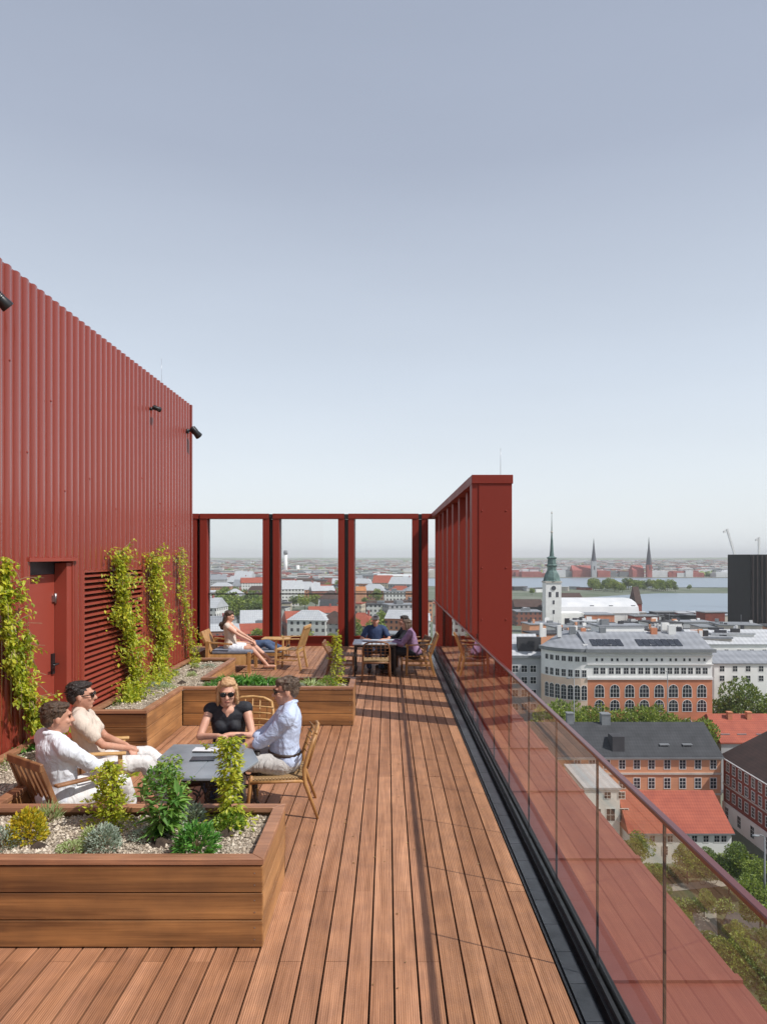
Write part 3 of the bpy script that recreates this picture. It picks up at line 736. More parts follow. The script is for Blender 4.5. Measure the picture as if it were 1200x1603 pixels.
def person(label, loc, rz, hs, top, bottom, skin, hair, hairstyle='short', lean=-.12, lean_x=0, hands=None, feet=None, knees=((-.25,.5,1),(.25,.5,1)),
           head=(0, 0), sleeves='short', female=False, vox=.008, glasses=False, sc_=1.0, elbows=((-1,-.5,-.6),(1,-.5,-.6)), legs=True, holds=None, shorts=False, width=1.0, shoes='sole', cap=None, hsc=1.0, belt=False, bun=False):
    t = thing('person', label, 'person', loc, rz); t.scale = (sc_,)*3
    B = MB()                                  # body, one surface
    pel = Vector((0, 0, hs+.10)); up = Vector((lean_x, math.sin(lean), math.cos(lean))).normalized()
    side = Vector((1, 0, 0)); fwd = Vector((0, 1, 0)); fw = (fwd - up*fwd.dot(up)).normalized(); sd = fw.cross(up).normalized()
    def tp(x, y, z): return pel + sd*x + fw*y + up*z
    def rot(): return Matrix((sd, fw, up)).transposed().to_euler()
    RT = rot(); W = width
    tor = []  # torso ellipsoids: centre, radii
    if female: tor = [((0,-.01,.02), (.165,.125,.12)), ((0,.01,.12), (.125*W,.10,.12)), ((0,0,.25), (.135*W,.10,.13)), ((0,-.005,.37), (.155*W,.095,.11)), ((-.065,.07,.29), (.06,.055,.06)), ((.065,.07,.29), (.06,.055,.06))]
    else: tor = [((0,-.01,.02), (.165,.125,.12)), ((0,.02,.12), (.15*W,.12,.13)), ((0,.01,.26), (.165*W,.12,.14)), ((0,0,.39), (.18*W,.11,.11))]
    for c, r in tor: B.ell(tp(*c), r, RT)
    for (c, r), (c2, r2) in zip(tor[:3], tor[1:4]):
        for q in (.33, .66): B.ell(tp(*[u+(v-u)*q for u, v in zip(c, c2)]), tuple((u+(v-u)*q)*.99 for u, v in zip(r, r2)), RT)
    shw = (.155 if female else .185)*W; shz = .45
    nb = tp(0, -.005, .49); B.cap(tp(0, -.015, .43), .062, tp(0, .015, .55), .050)
    for s_ in (-1, 1): B.cap(tp(0, -.01, .475), .052, tp(s_*shw*.85, -.005, shz-.0), .052)
    if female and sleeves == 'none': B.ell(tp(0, .064, .392), (.034, .036, .075), RT); B.ell(tp(0, .050, .435), (.070, .042, .045), RT)
    # head ---------------------------------------------------------
    hc = tp(0, .035, .615); yaw, pit = head
    HM = Euler((0, 0, yaw)).to_matrix() @ Euler((pit, 0, 0)).to_matrix(); k = .93*hsc
    def hp(x, y, z): return hc + HM @ (Vector((x, y, z))*k)
    HR = HM.to_euler()
    def he(c, r, tgt=None, rr=None): (tgt or B).ell(hp(*c), tuple(v*k for v in r), rr or HR, 14, 10)
    he((0, -.012, .032), (.076, .096, .088)); he((0, .03, -.03), (.060, .066, .080)); he((0, .056, -.088), (.032, .03, .026))
    he((0, -.01, -.03), (.066, .075, .065))
    B.cap(hp(0, .094, .012), .009*k, hp(0, .113, -.022), .014*k); he((0, .085, .034), (.05, .016, .012))
    he((0, .088, -.055), (.024, .012, .010))
    for s_ in (-1, 1):
        he((s_*.076, -.005, -.005), (.010, .020, .030)); he((s_*.038, .07, -.018), (.022, .02, .02)); B.cap(hp(s_*.014, .10, -.022), .009*k, hp(s_*.010, .102, -.02), .008*k)
    B.cap(tp(0, .01, .50), .050, hp(0, -.01, -.05), .05)
    # arms ---------------------------------------------------------
    C = MB(); ci = .013
    for i, s_ in enumerate((-1, 1)):
        sh = tp(s_*shw, 0, shz-.02); el, wr = ik(sh, hands[i], .285, .25, Vector(elbows[i]))
        ra = .040 if female else .046
        B.cap(sh, ra+.008, el, ra-.006); B.cap(el, ra-.006, wr, .025)
        fd = (wr-el).normalized(); hd = (fd*.8 + Vector((-s_*.35, .1, -.25))).normalized(); pn = hd.cross(Vector((s_, .15, .3))).normalized(); ps = hd.cross(pn).normalized()
        pc = wr + hd*.045; B.cap(wr, .023, pc, .024); 
        Mh = Matrix((ps, pn, hd)).transposed().to_euler(); B.ell(pc + hd*.01, (.040, .016, .046), Mh, 12, 8)
        for q in range(4):
            u = (q-1.5)*.019; b0 = pc + ps*u + hd*.045; Lf = (.034, .040, .038, .030)[q]
            cdir = (hd + pn*(.35+.12*q)*(1 if pn.z < 0 else -1)).normalized(); m1 = b0 + cdir*Lf; c2 = (hd + pn*(1.1)*(1 if pn.z < 0 else -1)).normalized(); B.cap(b0 - hd*.01, .0095, m1, .0085, 8); B.cap(m1, .0085, m1 + c2*Lf*.7, .007, 8)
        tb = pc - ps*.03 - hd*.012; B.cap(tb, .012, tb - ps*.018 + hd*.03, .010, 8); B.cap(tb - ps*.018 + hd*.03, .010, tb - ps*.012 + hd*.055, .008, 8)
        # sleeve
        if sleeves != 'none':
            C.cap(tp(s_*shw*.8, 0, shz-.01), .066, sh + (el-sh)*.15, ra+.03)
            if sleeves == 'short': C.cap(sh, ra+.024, sh + (el-sh)*.62, ra+.020)
            else:
                C.cap(sh, ra+.022, el, ra+.014)
                fr = .35 if sleeves == 'rolled' else .88
                C.cap(el, ra+.014, el + (wr-el)*fr, ra+.008)
                if sleeves == 'rolled': C.cap(el + (wr-el)*(fr-.1), ra+.013, el + (wr-el)*fr, ra+.013)
        elif True:
            C.cap(tp(s_*shw*.50, 0, shz+.005), .056, tp(s_*shw*.98, 0, shz-.012), .068)
    # legs ---------------------------------------------------------
    Tm = MB(); Tm.ell(tp(0, -.005, .0), (.182, .142, .125), RT)
    Sh = []
    for i, s_ in enumerate((-1, 1)):
        hip = pel + Vector((s_*.09, .03, -.02)); kn, an = ik(hip, feet[i], .43, .42, Vector(knees[i]))
        B.cap(hip, .082, kn, .054); B.cap(kn, .054, an, .034)
        B.cap(kn + (an-kn)*.15 + Vector((0, -.012, 0)), .05, kn + (an-kn)*.45, .045)
        dn = Vector((an.x-hip.x, an.y-hip.y, 0)); dn = (dn.normalized()*.6 + Vector((0, .8, 0))).normalized()
        if abs(an.z - hip.z) < .15: dn = Vector((0, .5, .85)).normalized()
        heel = an + Vector((0, 0, -.045)) - dn*.03; toe = heel + dn*.20
        B.cap(heel, .033, toe, .026); B.cap(an, .034, heel + dn*.06, .032)
        if shoes: Sh.append((heel, toe, dn))
        fr = 1.0 if not shorts else .0
        Tm.cap(hip, .103, hip + (kn-hip)*(.5 if shorts else 1), .086 if shorts else .071)
        if not shorts: Tm.cap(kn, .071, kn + (an-kn)*.93, .062)
    body = B.build('body', skin, t, world=False); remesh(body, vox)
    for c, r in tor: C.ell(tp(*c), tuple(v + ci for v in r), RT)
    for (c, r), (c2, r2) in zip(tor[:3], tor[1:4]):
        for q in (.33, .66): C.ell(tp(*[u+(v-u)*q for u, v in zip(c, c2)]), tuple((u+(v-u)*q) + ci for u, v in zip(r, r2)), RT)
    if sleeves != 'none':
        for s_ in (-1, 1): C.cap(tp(s_*shw*.9, -.005, shz), .066, tp(s_*.03, -.01, .478), .064)
        C.cap(tp(0, -.02, .44), .075, tp(0, -.012, .495), .064)
    C.ell(tp(0, 0, .00), (.182, .145, .09), RT)
    top_o = C.build('shirt', top, t, world=False); remesh(top_o, vox, 7, (.016, .10))
    tr = Tm.build('skirt' if shorts else 'trousers', bottom, t, world=False); remesh(tr, vox, 6, (.018, .11))
    if not female or sleeves != 'none':
        co = MB()
        if not female:
            for s_ in (-1, 1): co.cap(tp(s_*.058, -.03, .525), .014, tp(s_*.028, .072, .47), .012)
            co.cap(tp(-.058, -.03, .525), .016, tp(0, -.068, .53), .016); co.cap(tp(.058, -.03, .525), .016, tp(0, -.068, .53), .016); co = co.build('collar', top, t, world=False); remesh(co, .006, 1)
    if belt:
        b_ = MB(); ring = [tp(.163*math.cos(a), .01 + .137*math.sin(a), .075) for a in [i*2*PI/20 for i in range(21)]]; b_.tube(ring, .016, 8, caps=False); b_.build('belt', M['belt'], t, world=False)
    for heel, toe, dn in Sh:
        s1 = MB(); s1.cap(heel + Vector((0,0,.002)), .039, toe, .032); s1.cap(heel + Vector((0, 0, .02)), .038, heel + dn*.10 + Vector((0, 0, .012)), .036); s1 = s1.build('shoe', M[shoes], t, world=False); remesh(s1, .009, 2)
    # hair ---------------------------------------------------------
    H = MB()
    def hh(c, r): H.ell(hp(*c), tuple(v*k for v in r), HR, 14, 10)
    hh((0, -.025, .052), (.082, .097, .082)); hh((0, -.06, .01), (.076, .062, .075)); hh((0, .045, .098), (.060, .040, .026))
    for s_ in (-1, 1): hh((s_*.062, -.015, .045), (.020, .052, .04))
    rr = random.Random(len(label))
    for q in range(26):
        a = rr.uniform(0, 2*PI); e = rr.uniform(.15, 1.3); hh((.074*math.cos(a)*math.cos(e), -.024+.088*math.sin(a)*math.cos(e), .054+.076*math.sin(e)), (.022, .03, .012))
    if hairstyle == 'bob':
        for s_ in (-1, 1):
            H.cap(hp(s_*.070, .01, .05), .022, hp(s_*.082, -.0, -.05), .024); H.cap(hp(s_*.082, .0, -.05), .024, hp(s_*.085, -.012, -.115), .014)
            H.cap(hp(s_*.055, -.05, .0), .035, hp(s_*.06, -.05, -.10), .028)
        H.cap(hp(0, -.08, .0), .045, hp(0, -.065, -.11), .035)
    if hairstyle == 'long':
        H.cap(hp(0, -.08, .0), .05, hp(0, -.09, -.18), .035); H.cap(hp(.04, -.07, -.02), .04, hp(.05, -.07, -.16), .03)
    if bun: H.ell(hp(0, -.11, .06), (.04,)*3)
    ho = H.build('hair', hair, t, world=False); remesh(ho, max(.006, vox*.8), 2, (.010, .02))
    if vox < .01:
        ST = MB(); ln = {'short': .026, 'bob': .06, 'long': .08}[hairstyle]
        for q in range(520):
            a = rr.uniform(0, 2*PI); e = rr.uniform(-.35 if math.sin(a) < .3 else .45, 1.5); nrm = Vector((math.cos(a)*math.cos(e), math.sin(a)*math.cos(e), math.sin(e)))
            if hairstyle == 'bob' and nrm.y < .4 and rr.random() < .5: p_ = Vector((math.copysign(.094, nrm.x) if rr.random() < .6 else nrm.x*.09, rr.uniform(-.09, .01), rr.uniform(-.09, .05)))
            else: p_ = Vector((nrm.x*.081, -.025 + nrm.y*.095, .052 + nrm.z*.080))
            d_ = HM @ (Vector((rr.uniform(-.5, .5), -.5, -.25 if hairstyle == 'short' else -1.1)) + nrm*.35).normalized(); ST.leaf(hp(*p_), d_, HM @ nrm, ln*rr.uniform(.6, 1.3), .006, .1)
        tag(ST.build('hair_strands', hair, ho, world=False), kind='stuff')
    # face details -------------------------------------------------
    for s_ in (-1, 1):
        MB().ell(hp(s_*.031, .084, .012), (.012*k, .007*k, .006*k), HR, 8, 6).build('eye', M['eye'], t, world=False)
        MB().cap(hp(s_*.016, .098, .033), .004, hp(s_*.046, .085, .035), .003, 6).build('eyebrow', hair, t, world=False)
    MB().cap(hp(-.018, .097, -.055), .0045, hp(.018, .097, -.055), .0045, 6).build('mouth', M['lip'], t, world=False)
    if glasses:
        g = MB()
        for s_ in (-1, 1):
            g.ell(hp(s_*.035, .101, .012), (.029*k, .007, .023*k), HR, 14, 8); g.cap(hp(s_*.06, .095, .018), .004, hp(s_*.078, -.01, .012), .003, 6)
        g.cap(hp(-.012, .106, .016), .004, hp(.012, .106, .016), .004, 6); g.build('sunglasses', M['shades'], t, world=False)
    if cap:
        c = MB(); c.ell(hp(0, -.015, .068), (.090*k, .104*k, .075*k), HR); c.ell(hp(0, .10, .055), (.06*k, .06*k, .01), HR); co = c.build('cap', cap, t, world=False)
    return t, hp, tp

def facing(px_from, px_to): pass
CH = 'wooden chairs round the grey garden table'
# --- man in pale blue shirt, right -----------------------------------
ch_r = Vector((-1.0, 6.18, 0)); rz_r = R(98)           # faces -x
cane_chair('cane-seated chair with bent wooden legs under the man in the pale blue shirt', ch_r, rz_r, M['teak'], sh=.36, bh=.745, group=CH)
person('man in pale blue shirt and stone trousers on the cane chair, in profile', ch_r + Vector((.08, .0, 0)), rz_r, .355, M['blue_white'], M['grey_trouser'], M['skin2'], M['hair_grey'],
       lean=-.06, hands=[(-.05, .37, .56), (.05, .38, .575)], feet=[(-.10, .50, .08), (.13, .42, .08)], knees=((-.1, .6, 1), (.3, .6, 1)), sleeves='rolled', glasses=True, head=(R(8), R(-4)), belt=True, hsc=1.1, sc_=1.0, elbows=((-.6,-1,-1),(.6,-1,-1)))
# --- woman in black ---------------------------------------------------
ch_b = Vector((-1.56, 6.75, 0)); rz_b = R(186)
cane_chair('wooden chair with laddered back behind the woman in black', ch_b + Vector((.10, .06, 0)), rz_b - R(14), M['teak_pale'], sh=.36, bh=.80, group=CH)
person('blond woman in black sleeveless top and sunglasses, elbows resting at the grey table', ch_b, rz_b, .27, M['black_cloth'], M['denim'], M['skin'], M['hair_blond'], 'bob',
       lean=.16, hands=[(-.05, .38, .63), (.05, .40, .625)], feet=[(-.1, .45, .08), (.1, .45, .08)], sleeves='none', female=True, glasses=True, head=(R(4), R(-6)), hsc=1.14, sc_=1.0, elbows=((-1,-.2,-.7),(1,-.2,-.7)), width=1.12)
# --- man in white, left ----------------------------------------------
ch_w = Vector((-2.50, 5.36, 0)); rz_w = R(-40)
slat_chair('slatted wooden armchair seen from behind under the man in the white shirt', ch_w + Vector((.03, .03, 0)), rz_w + R(4), M['teak_dark'], sh=.37, bh=.76, wd=.50, group=CH, nsl=6)
person('brown-haired man in white shirt and pale trousers on the slatted armchair, turned away', ch_w + Vector((-.05, -.08, 0)), rz_w, .335, M['white_cloth'], M['white_trouser'], M['skin2'], M['hair_brown'],
       lean=-.08, lean_x=.06, hands=[(-.04, .40, .52), (.12, .40, .54)], feet=[(-.12, .62, .07), (.12, .58, .07)], sleeves='rolled', head=(R(-18), R(-2)), hsc=1.08, sc_=1.0)
# --- woman in cream, back left -----------------------------------------
ch_c = Vector((-2.55, 6.12, 0)); rz_c = R(-72)
slat_chair('slatted wooden armchair leaning back under the woman in the cream blouse', ch_c + Vector((-.04, .0, 0)), rz_c, M['teak_pale'], sh=.37, bh=.80, wd=.54, group=CH, nsl=10)
person('dark-haired woman in cream blouse and white trousers with crossed legs', ch_c + Vector((-.08, -.02, 0)), rz_c, .34, M['cream'], M['white_trouser'], M['skin2'], M['hair_dark'],
       lean=-.20, hands=[(-.02, .28, .58), (.05, .30, .57)], feet=[(-.02, .78, .22), (.12, .62, .07)], knees=((.05, .5, 1), (.2, .5, 1)), sleeves='short', female=True, glasses=True, head=(R(-4), R(2)), hsc=1.12, width=1.18, sc_=1.0)
# --- far group -----------------------------------------------------------
FG = 'chairs round the far pale table'
cane_chair('far dining chair with its laddered back to the near deck, before the pale table', FT + Vector((.03, -.62, 0)), R(2), M['teak_dark'], sh=.37, bh=.72, group=FG)
slat_chair('far wooden armchair under the person in mauve, beside the drainage channel', FT + Vector((.83, .0, 0)), R(90), M['teak'], sh=.37, bh=.76, group=FG)
slat_chair('far wooden chair under the person in navy, behind the pale table', FT + Vector((.0, .75, 0)), R(180), M['teak_dark'], sh=.38, bh=.70, group=FG)
slat_chair('low dark chair at the left end of the far pale table', FT + Vector((-.62, .05, 0)), R(-90), M['teak_dark'], sh=.37, bh=.60, group=FG, arms=False)
person('person in navy top and grey cap sitting behind the far pale table', FT + Vector((-.0, .68, 0)), R(180), .32, M['navy_cloth'], M['denim'], M['skin2'], M['hair_brown'], vox=.011,
       lean=.10, hands=[(-.14, .38, .66), (.14, .38, .66)], feet=[(-.12, .5, .08), (.12, .5, .08)], sleeves='short', cap=M['grey_trouser'], sc_=.94)
person('person in mauve jacket leaning on the far pale table', FT + Vector((.78, -.02, 0)), R(88), .32, M['purple_cloth'], M['black_cloth'], M['skin'], M['hair_grey'], 'bob', vox=.011,
       lean=.24, hands=[(-.10, .46, .66), (.10, .44, .66)], feet=[(-.12, .45, .08), (.12, .5, .08)], sleeves='long', female=True, sc_=.94)
person('dark-haired person in black sitting beyond the one in mauve', FT + Vector((.66, .62, 0)), R(100), .32, M['black_cloth'], M['black_cloth'], M['skin2'], M['hair_dark'], vox=.012,
       lean=.1, hands=[(-.10, .42, .62), (.10, .42, .62)], feet=[(-.12, .45, .08), (.12, .5, .08)], sleeves='long', sc_=.94)
slat_chair('far wooden chair mostly hidden under the person in black', FT + Vector((.70, .62, 0)), R(100), M['teak_dark'], sh=.37, bh=.62, group=FG)
# --- lounge corner --------------------------------------------------------
LG = 'armchairs at the far left of the deck'
M['grey_cushion'] = simple('grey_cushion', (.22, .24, .29), (.15, .16, .2), 9, .9, bump=.4)
lc = Vector((-3.14, 13.75, 0))
t = thing('lounge_chair', 'boxy wooden lounge chair with grey cushion under the woman in the pink dress', 'chair', lc, R(-90), LG)
hw = .34
for sx in (-1, 1):
    MB().box(sx*hw-.03, sx*hw+.03, -.42, -.36, 0, .62).build('rear_leg', M['teak'], t, world=False)
    MB().box(sx*hw-.03, sx*hw+.03, .40, .46, 0, .40).build('leg', M['teak'], t, world=False)
    MB().box(sx*hw-.02, sx*hw+.02, -.36, .40, .16, .34).build('side_panel', M['teak_pale'], t, world=False)
    MB().bar((sx*hw, -.40, .60), (sx*hw, .1, .56), .05, .03).build('armrest', M['teak'], t, world=False)
MB().box(-hw, hw, -.36, .44, .30, .36).build('seat', M['teak'], t, world=False)
MB().bar((0, -.36, .36), (0, -.54, .80), .60, .05, up=(0, 1, 0)).build('backrest', M['teak'], t, world=False)
MB().box(-hw+.02, hw-.02, -.32, .48, .362, .44).build('cushion', M['grey_cushion'], t, world=False, bevel=.02)
person('woman in pale sleeveless dress with bare legs on the lounge chair', lc + Vector((.0, .0, 0)), R(-90), .38, M['cream'], M['white_cloth'], M['skin'], M['hair_brown'], 'long', vox=.011,
       lean=-.12, hands=[(-.12, .42, .60), (.1, .40, .62)], feet=[(-.10, .78, .20), (.10, .74, .14)], sleeves='none', female=True, shorts=True, shoes='', head=(0, R(-14)), sc_=.98)
slat_chair('pale wooden armchair turned to face the lounge chair', (-2.0, 13.95, 0), R(82), M['teak_pale'], sh=.40, bh=.86, wd=.52, group=LG, nsl=8)
person('person in russet top and jeans stretched out beyond the lounge chair', (-3.05, 14.75, 0), R(-90), .28, M['russet_cloth'], M['denim'], M['skin2'], M['hair_brown'], vox=.012,
       lean=-.9, hands=[(-.22, .1, .45), (.22, .1, .45)], feet=[(-.10, .84, .26), (.10, .80, .20)], sleeves='short', head=(0, R(20)), sc_=.98)
t = thing('sun_lounger', 'low wooden lounger with grey pad under the person in jeans', 'sun lounger', (-2.95, 14.75, 0), R(-90), LG)
MB().box(-.32, .32, -.7, .75, .18, .24).build('frame', M['teak'], t, world=False); MB().box(-.30, .30, -.68, .73, .242, .285).build('cushion', M['grey_cushion'], t, world=False, bevel=.015)
for sx in (-1, 1):
    for yy in (-.6, .62): MB().box(sx*.28-.025, sx*.28+.025, yy, yy+.05, 0, .179).build('leg', M['teak'], t, world=False)
# ================================================================ PLANTS
rp_ = random.Random(21)
def ru(a, b): return rp_.uniform(a, b)
def rdir(zmin=-1):
    while True:
        v = Vector((ru(-1, 1), ru(-1, 1), ru(zmin, 1)))
        if .05 < v.length < 1: return v.normalized()
ZB = HP - .075
def bush(name, label, cat, px, py, r, h, n, L, wd, mat, base_z=ZB, stems=7, upright=.4, shape='dome', flowers=None):
    p = P(px, py, base_z); t = thing(name, label, cat, (p.x, p.y, base_z))
    f = MB(); s = MB()
    tips = []
    for i in range(stems):
        a = ru(0, 2*PI); q = Vector((math.cos(a)*r*ru(.2, .8), math.sin(a)*r*ru(.2, .8), h*ru(.55, .95))); tips.append(q)
        s.tube([(0, 0, 0), q*.5 + Vector((0, 0, h*.08)), q], [.006, .004, .002], 5)
    for i in range(n):
        if shape == 'dome':
            d = rdir(0); rr = ru(.35, 1)**.5*(1 + .18*noise.noise(d*2.6 + p)); c = Vector((d.x*r*rr, d.y*r*rr, d.z*h*rr*.98 + .01))
        else:
            z = ru(.03, 1); w_ = r*(1-z)**.55*ru(.15, 1)*(1 + .4*math.sin(z*17 + p.x*9)); a = ru(0, 2*PI); c = Vector((math.cos(a)*w_, math.sin(a)*w_, z*h))
            d = Vector((math.cos(a), math.sin(a), .3))
        dd = (d + rdir()*.7 + Vector((0, 0, upright))).normalized()
        f.leaf(c, dd, rdir(.2), L*ru(.6, 1.2), wd*ru(.7, 1.2))
    s.build('stem', M['stem'], t, world=False); f.build('foliage', mat, t, world=False)
    if flowers:
        g = MB()
        for i in range(flowers[1]):
            d = rdir(.1); c = Vector((d.x*r, d.y*r, d.z*h)); g.leaf(c, rdir(.2), rdir(), .016, .014); g.leaf(c, rdir(.2), rdir(), .014, .014)
        g.build('flowers', flowers[0], t, world=False)
    return t
PG = None
bush('yellow_shrub', 'bright yellow-green shrub at the left of the front gravel bed', 'shrub', 42, 1318, .125, .20, 1100, .030, .017, M['yellow'])
bush('grass_tuft', 'thin green grass tuft behind the yellow shrub', 'grass tuft', 78, 1288, .07, .10, 150, .07, .004, M['pale'], upright=1.4)
bush('silver_shrub', 'silvery mound in front of the yellow shrub, cut by the picture edge', 'shrub', 2, 1328, .12, .12, 700, .022, .011, M['silver'])
bush('silver_shrub', 'silver-grey mound shrub in the middle of the front gravel bed', 'shrub', 163, 1330, .105, .15, 1100, .024, .011, M['silver'])
bush('pale_sedum', 'small pale green ground plant left of the silver-grey mound', 'plant', 112, 1334, .085, .055, 380, .02, .011, M['pale'])
bush('green_tuft', 'small fresh green tuft behind the silver-grey mound', 'plant', 140, 1320, .055, .085, 260, .03, .008, M['pale'])
bush('dark_groundcover', 'low dark purplish ground plant between the tall shrubs', 'plant', 232, 1312, .12, .05, 420, .02, .012, M['silver'])
bush('glaucous_shrub', 'blue-green shrub behind the small leafy one, right of the broad-leaved plant', 'shrub', 298, 1288, .10, .12, 420, .04, .016, M['silver'])
bush('leafy_shrub', 'low bright green leafy shrub at the front edge of the bed', 'shrub', 308, 1335, .125, .17, 620, .05, .018, M['strap'])
bush('climbing_shrub', 'airy yellow-green shrub before the man in white', 'shrub', 170, 1292, .17, .42, 760, .034, .02, M['vine'], shape='cone')
# broad-leaved plant
def broad(px, py):
    p = P(px, py, ZB); t = thing('broad_leaved_plant', 'tall dark green plant with long broad leaves in the middle of the front bed', 'plant', (p.x, p.y, ZB))
    f = MB(); s = MB()
    for i in range(9):
        a = ru(0, 2*PI); top = Vector((math.cos(a)*.13, math.sin(a)*.13, ru(.24, .42))); s.tube([(0, 0, 0), top*.5, top], [.006, .005, .003], 6)
        for k in range(22):
            tt = ru(.1, 1); c = top*tt; d = (rdir(-.3) + Vector((0, 0, -.15))).normalized(); L = ru(.06, .12)
            f.leaf(c, d, (0, 0, 1), L, L*.38, .12)
    for i in range(26):
        a = ru(0, 2*PI); f.leaf((0, 0, ru(.04, .14)), (math.cos(a), math.sin(a), ru(-.15, .35)), (0, 0, 1), ru(.13, .20), .035, .12)
    for i in range(240):
        c = Vector((ru(-.08, .08), ru(-.08, .08), ru(.30, .46))); f.leaf(c, rdir(-.1), rdir(.2), ru(.025, .05), .02)
    s.build('stem', M['stem'], t, world=False); f.build('leaves', M['bigleaf'], t, world=False)
broad(252, 1312)
def staked(px, py, h, label, mat, n=700, r=.085, name='staked_shrub', base=ZB, z0=0.0):
    p = P(px, py, base); t = thing(name, label, 'shrub', (p.x, p.y, base)); f = MB()
    MB().tube([(0, 0, 0), (.01, 0, h*.5), (-.008, 0, h*.96)], [.006, .005, .003], 6).build('stake', M['stem'], t, world=False)
    for i in range(n):
        z = ru(z0, 1); lump = .6 + .55*noise.noise(Vector((p.x*3, p.y*3, z*h*9)))+ (.5 if z < .12 else 0); a = ru(0, 2*PI); w_ = r*lump*ru(.1, 1)*(1.15 - .55*z)
        f.leaf((math.cos(a)*w_, math.sin(a)*w_, z*h), (math.cos(a), math.sin(a), ru(-.9, .3)), (0, 0, 1), ru(.025, .05), ru(.016, .028), .15)
    for q in range(9):
        z = ru(.3, .95)*h; a = ru(0, 2*PI); e = Vector((math.cos(a)*r*ru(.7, 1.3), math.sin(a)*r*ru(.7, 1.3), z + ru(.0, .09)))
        MB().tube([(0, 0, z-.05), e*.5 + Vector((0, 0, z*.5)), e], .002, 4).build('twig', M['stem'], t, world=False)
        for j in range(14): f.leaf(Vector((0, 0, z-.05)).lerp(e, ru(.5, 1.1)), rdir(-.3), rdir(.2), ru(.025, .045), .02, .15)
    f.build('foliage', mat, t, world=False)
staked(360, 1290, .60, 'tall slender light green shrub on a stake at the right of the front bed', M['vine'], 1200, .16)
bush('green_mound', 'round bright green mound at the foot of the staked shrub', 'shrub', 358, 1297, .10, .10, 520, .03, .02, M['shrub'])
# mid planter plants
def strap(px, py, r, L, n, label, mat=None, wd=.022):
    p = P(px, py, ZB); t = thing('strap_leaved_plant', label, 'plant', (p.x, p.y, ZB)); f = MB()
    for i in range(n):
        a = ru(0, 2*PI); b0 = Vector((math.cos(a), math.sin(a), 0))*r*ru(0, 1); d = (Vector((math.cos(a), math.sin(a), ru(.5, 1.6)))).normalized(); f.leaf(b0, d, (0, 0, 1), L*ru(.6, 1), wd, .2)
        q = b0 + d*L*.6; f.leaf(q, (d + Vector((0, 0, -.9))).normalized(), (0, 0, 1), L*.4, wd*.8, .2)
    f.build('leaves', mat or M['strap'], t, world=False)
strap(358, 1072, .10, .22, 70, 'green strap-leaved plant in the middle planter, left of its neighbour')
strap(388, 1073, .12, .26, 90, 'largest green strap-leaved clump in the middle planter behind the woman in black')
strap(418, 1074, .10, .20, 90, 'bushy green clump in the middle planter right of the largest one')
strap(333, 1075, .07, .13, 50, 'small green clump nearest the corner of the middle planter', wd=.014)
strap(450, 1070, .05, .13, 26, 'sparse yellowish tuft behind the head of the man in pale blue', M['pale'], .012)
strap(488, 1074, .09, .17, 60, 'pale green spiky plant towards the right end of the middle planter', M['pale'], .018)
staked(527, 1073, .72, 'tall yellow-green climber at the right end of the middle planter', M['vine'], 620, .13)
bush('silver_shrub', 'grey-green mound beside the tall climber at the right planter end', 'shrub', 512, 1076, .14, .16, 420, .028, .014, M['shrub'])
bush('low_groundcover', 'low grey-green ground cover in the middle planter near the climbers', 'plant', 246, 1078, .2, .07, 420, .03, .015, M['silver'])
# climbers against the wall
def climber(label, pts, r, n, mat, base, L=.05, name='climbing_vine', loops=6):
    """pts: list of (pixel x, pixel y) up the wall plane"""
    ws = []
    for px, py in pts:
        y, z = wallpt(px, py); ws.append(Vector((XW + .11, y, z)))
    t = thing(name, label, 'climber', base); b0 = Vector(base)
    st = [b0] + ws
    for k in range(3):
        MB().tube([p + Vector((ru(-.02, .03), ru(-.03, .03), 0)) for p in st], [.010]*2 + [.005]*(len(st)-2), 6).build('stem', M['stem'], t)
    f = MB()
    segs = list(zip(st[:-1], st[1:])); lens = [(b_-a).length for a, b_ in segs]; tot = sum(lens)
    acc = 0
    for (a, b_), ln in zip(segs, lens):
        for i in range(int(n*ln/tot)):
            tt = ru(0, 1); c = a.lerp(b_, tt); g = (acc + tt*ln)
            lump = max(.12, .75 + .75*noise.noise(Vector((g*2.1, b0.y*3, .5))) ) * (.35 if g < .25 else 1)
            if callable(r): rad = r(g/tot)
            else: rad = r
            a_ = ru(0, 2*PI); w_ = rad*lump*ru(0, 1)**.7*(1 if ru(0, 1) < .74 else ru(1.3, 2.1))
            c = c + Vector((max(-.06, math.cos(a_)*w_*.55), math.sin(a_)*w_, ru(-.06, .06)))
            d = Vector((ru(-.1, 1), ru(-1, 1), ru(-1.2, .35))).normalized(); l_ = L*ru(.6, 1.15); f.leaf(c, d, (ru(-.3, .3), 0, 1), l_, l_*.6, .15)
    for q in range(loops*3):
        a, b_ = rp_.choice(segs); c = a.lerp(b_, ru(.1, 1)); e = c + Vector((ru(.02, .2), ru(-.34, .34), ru(-.28, .2)))
        MB().tube([c, c.lerp(e, .5) + Vector((.02, 0, .04)), e], [.004, .003, .002], 4).build('shoot', M['stem'], t)
        for j in range(16): f.leaf(c.lerp(e, ru(.3, 1.05)) + Vector((ru(-.02, .02), ru(-.03, .03), ru(-.03, .03))), (ru(-.1, 1), ru(-1, 1), ru(-1.2, .3)), (ru(-.3, .3), 0, 1), L*ru(.6, 1.1), L*.55, .15)
    f.build('foliage', mat, t)
    s = MB()
    for i in range(loops):
        a, b_ = rp_.choice(segs); c = a.lerp(b_, ru(.2, 1)); d = Vector((ru(.0, .25), ru(-.3, .3), ru(-.1, .25))); MB().tube([c, c + d*.6 + Vector((0, 0, .05)), c + d], .003, 4).build('tendril', M['stem'], t)
        for q in range(9): f2 = c + d*ru(.3, 1)
    return t
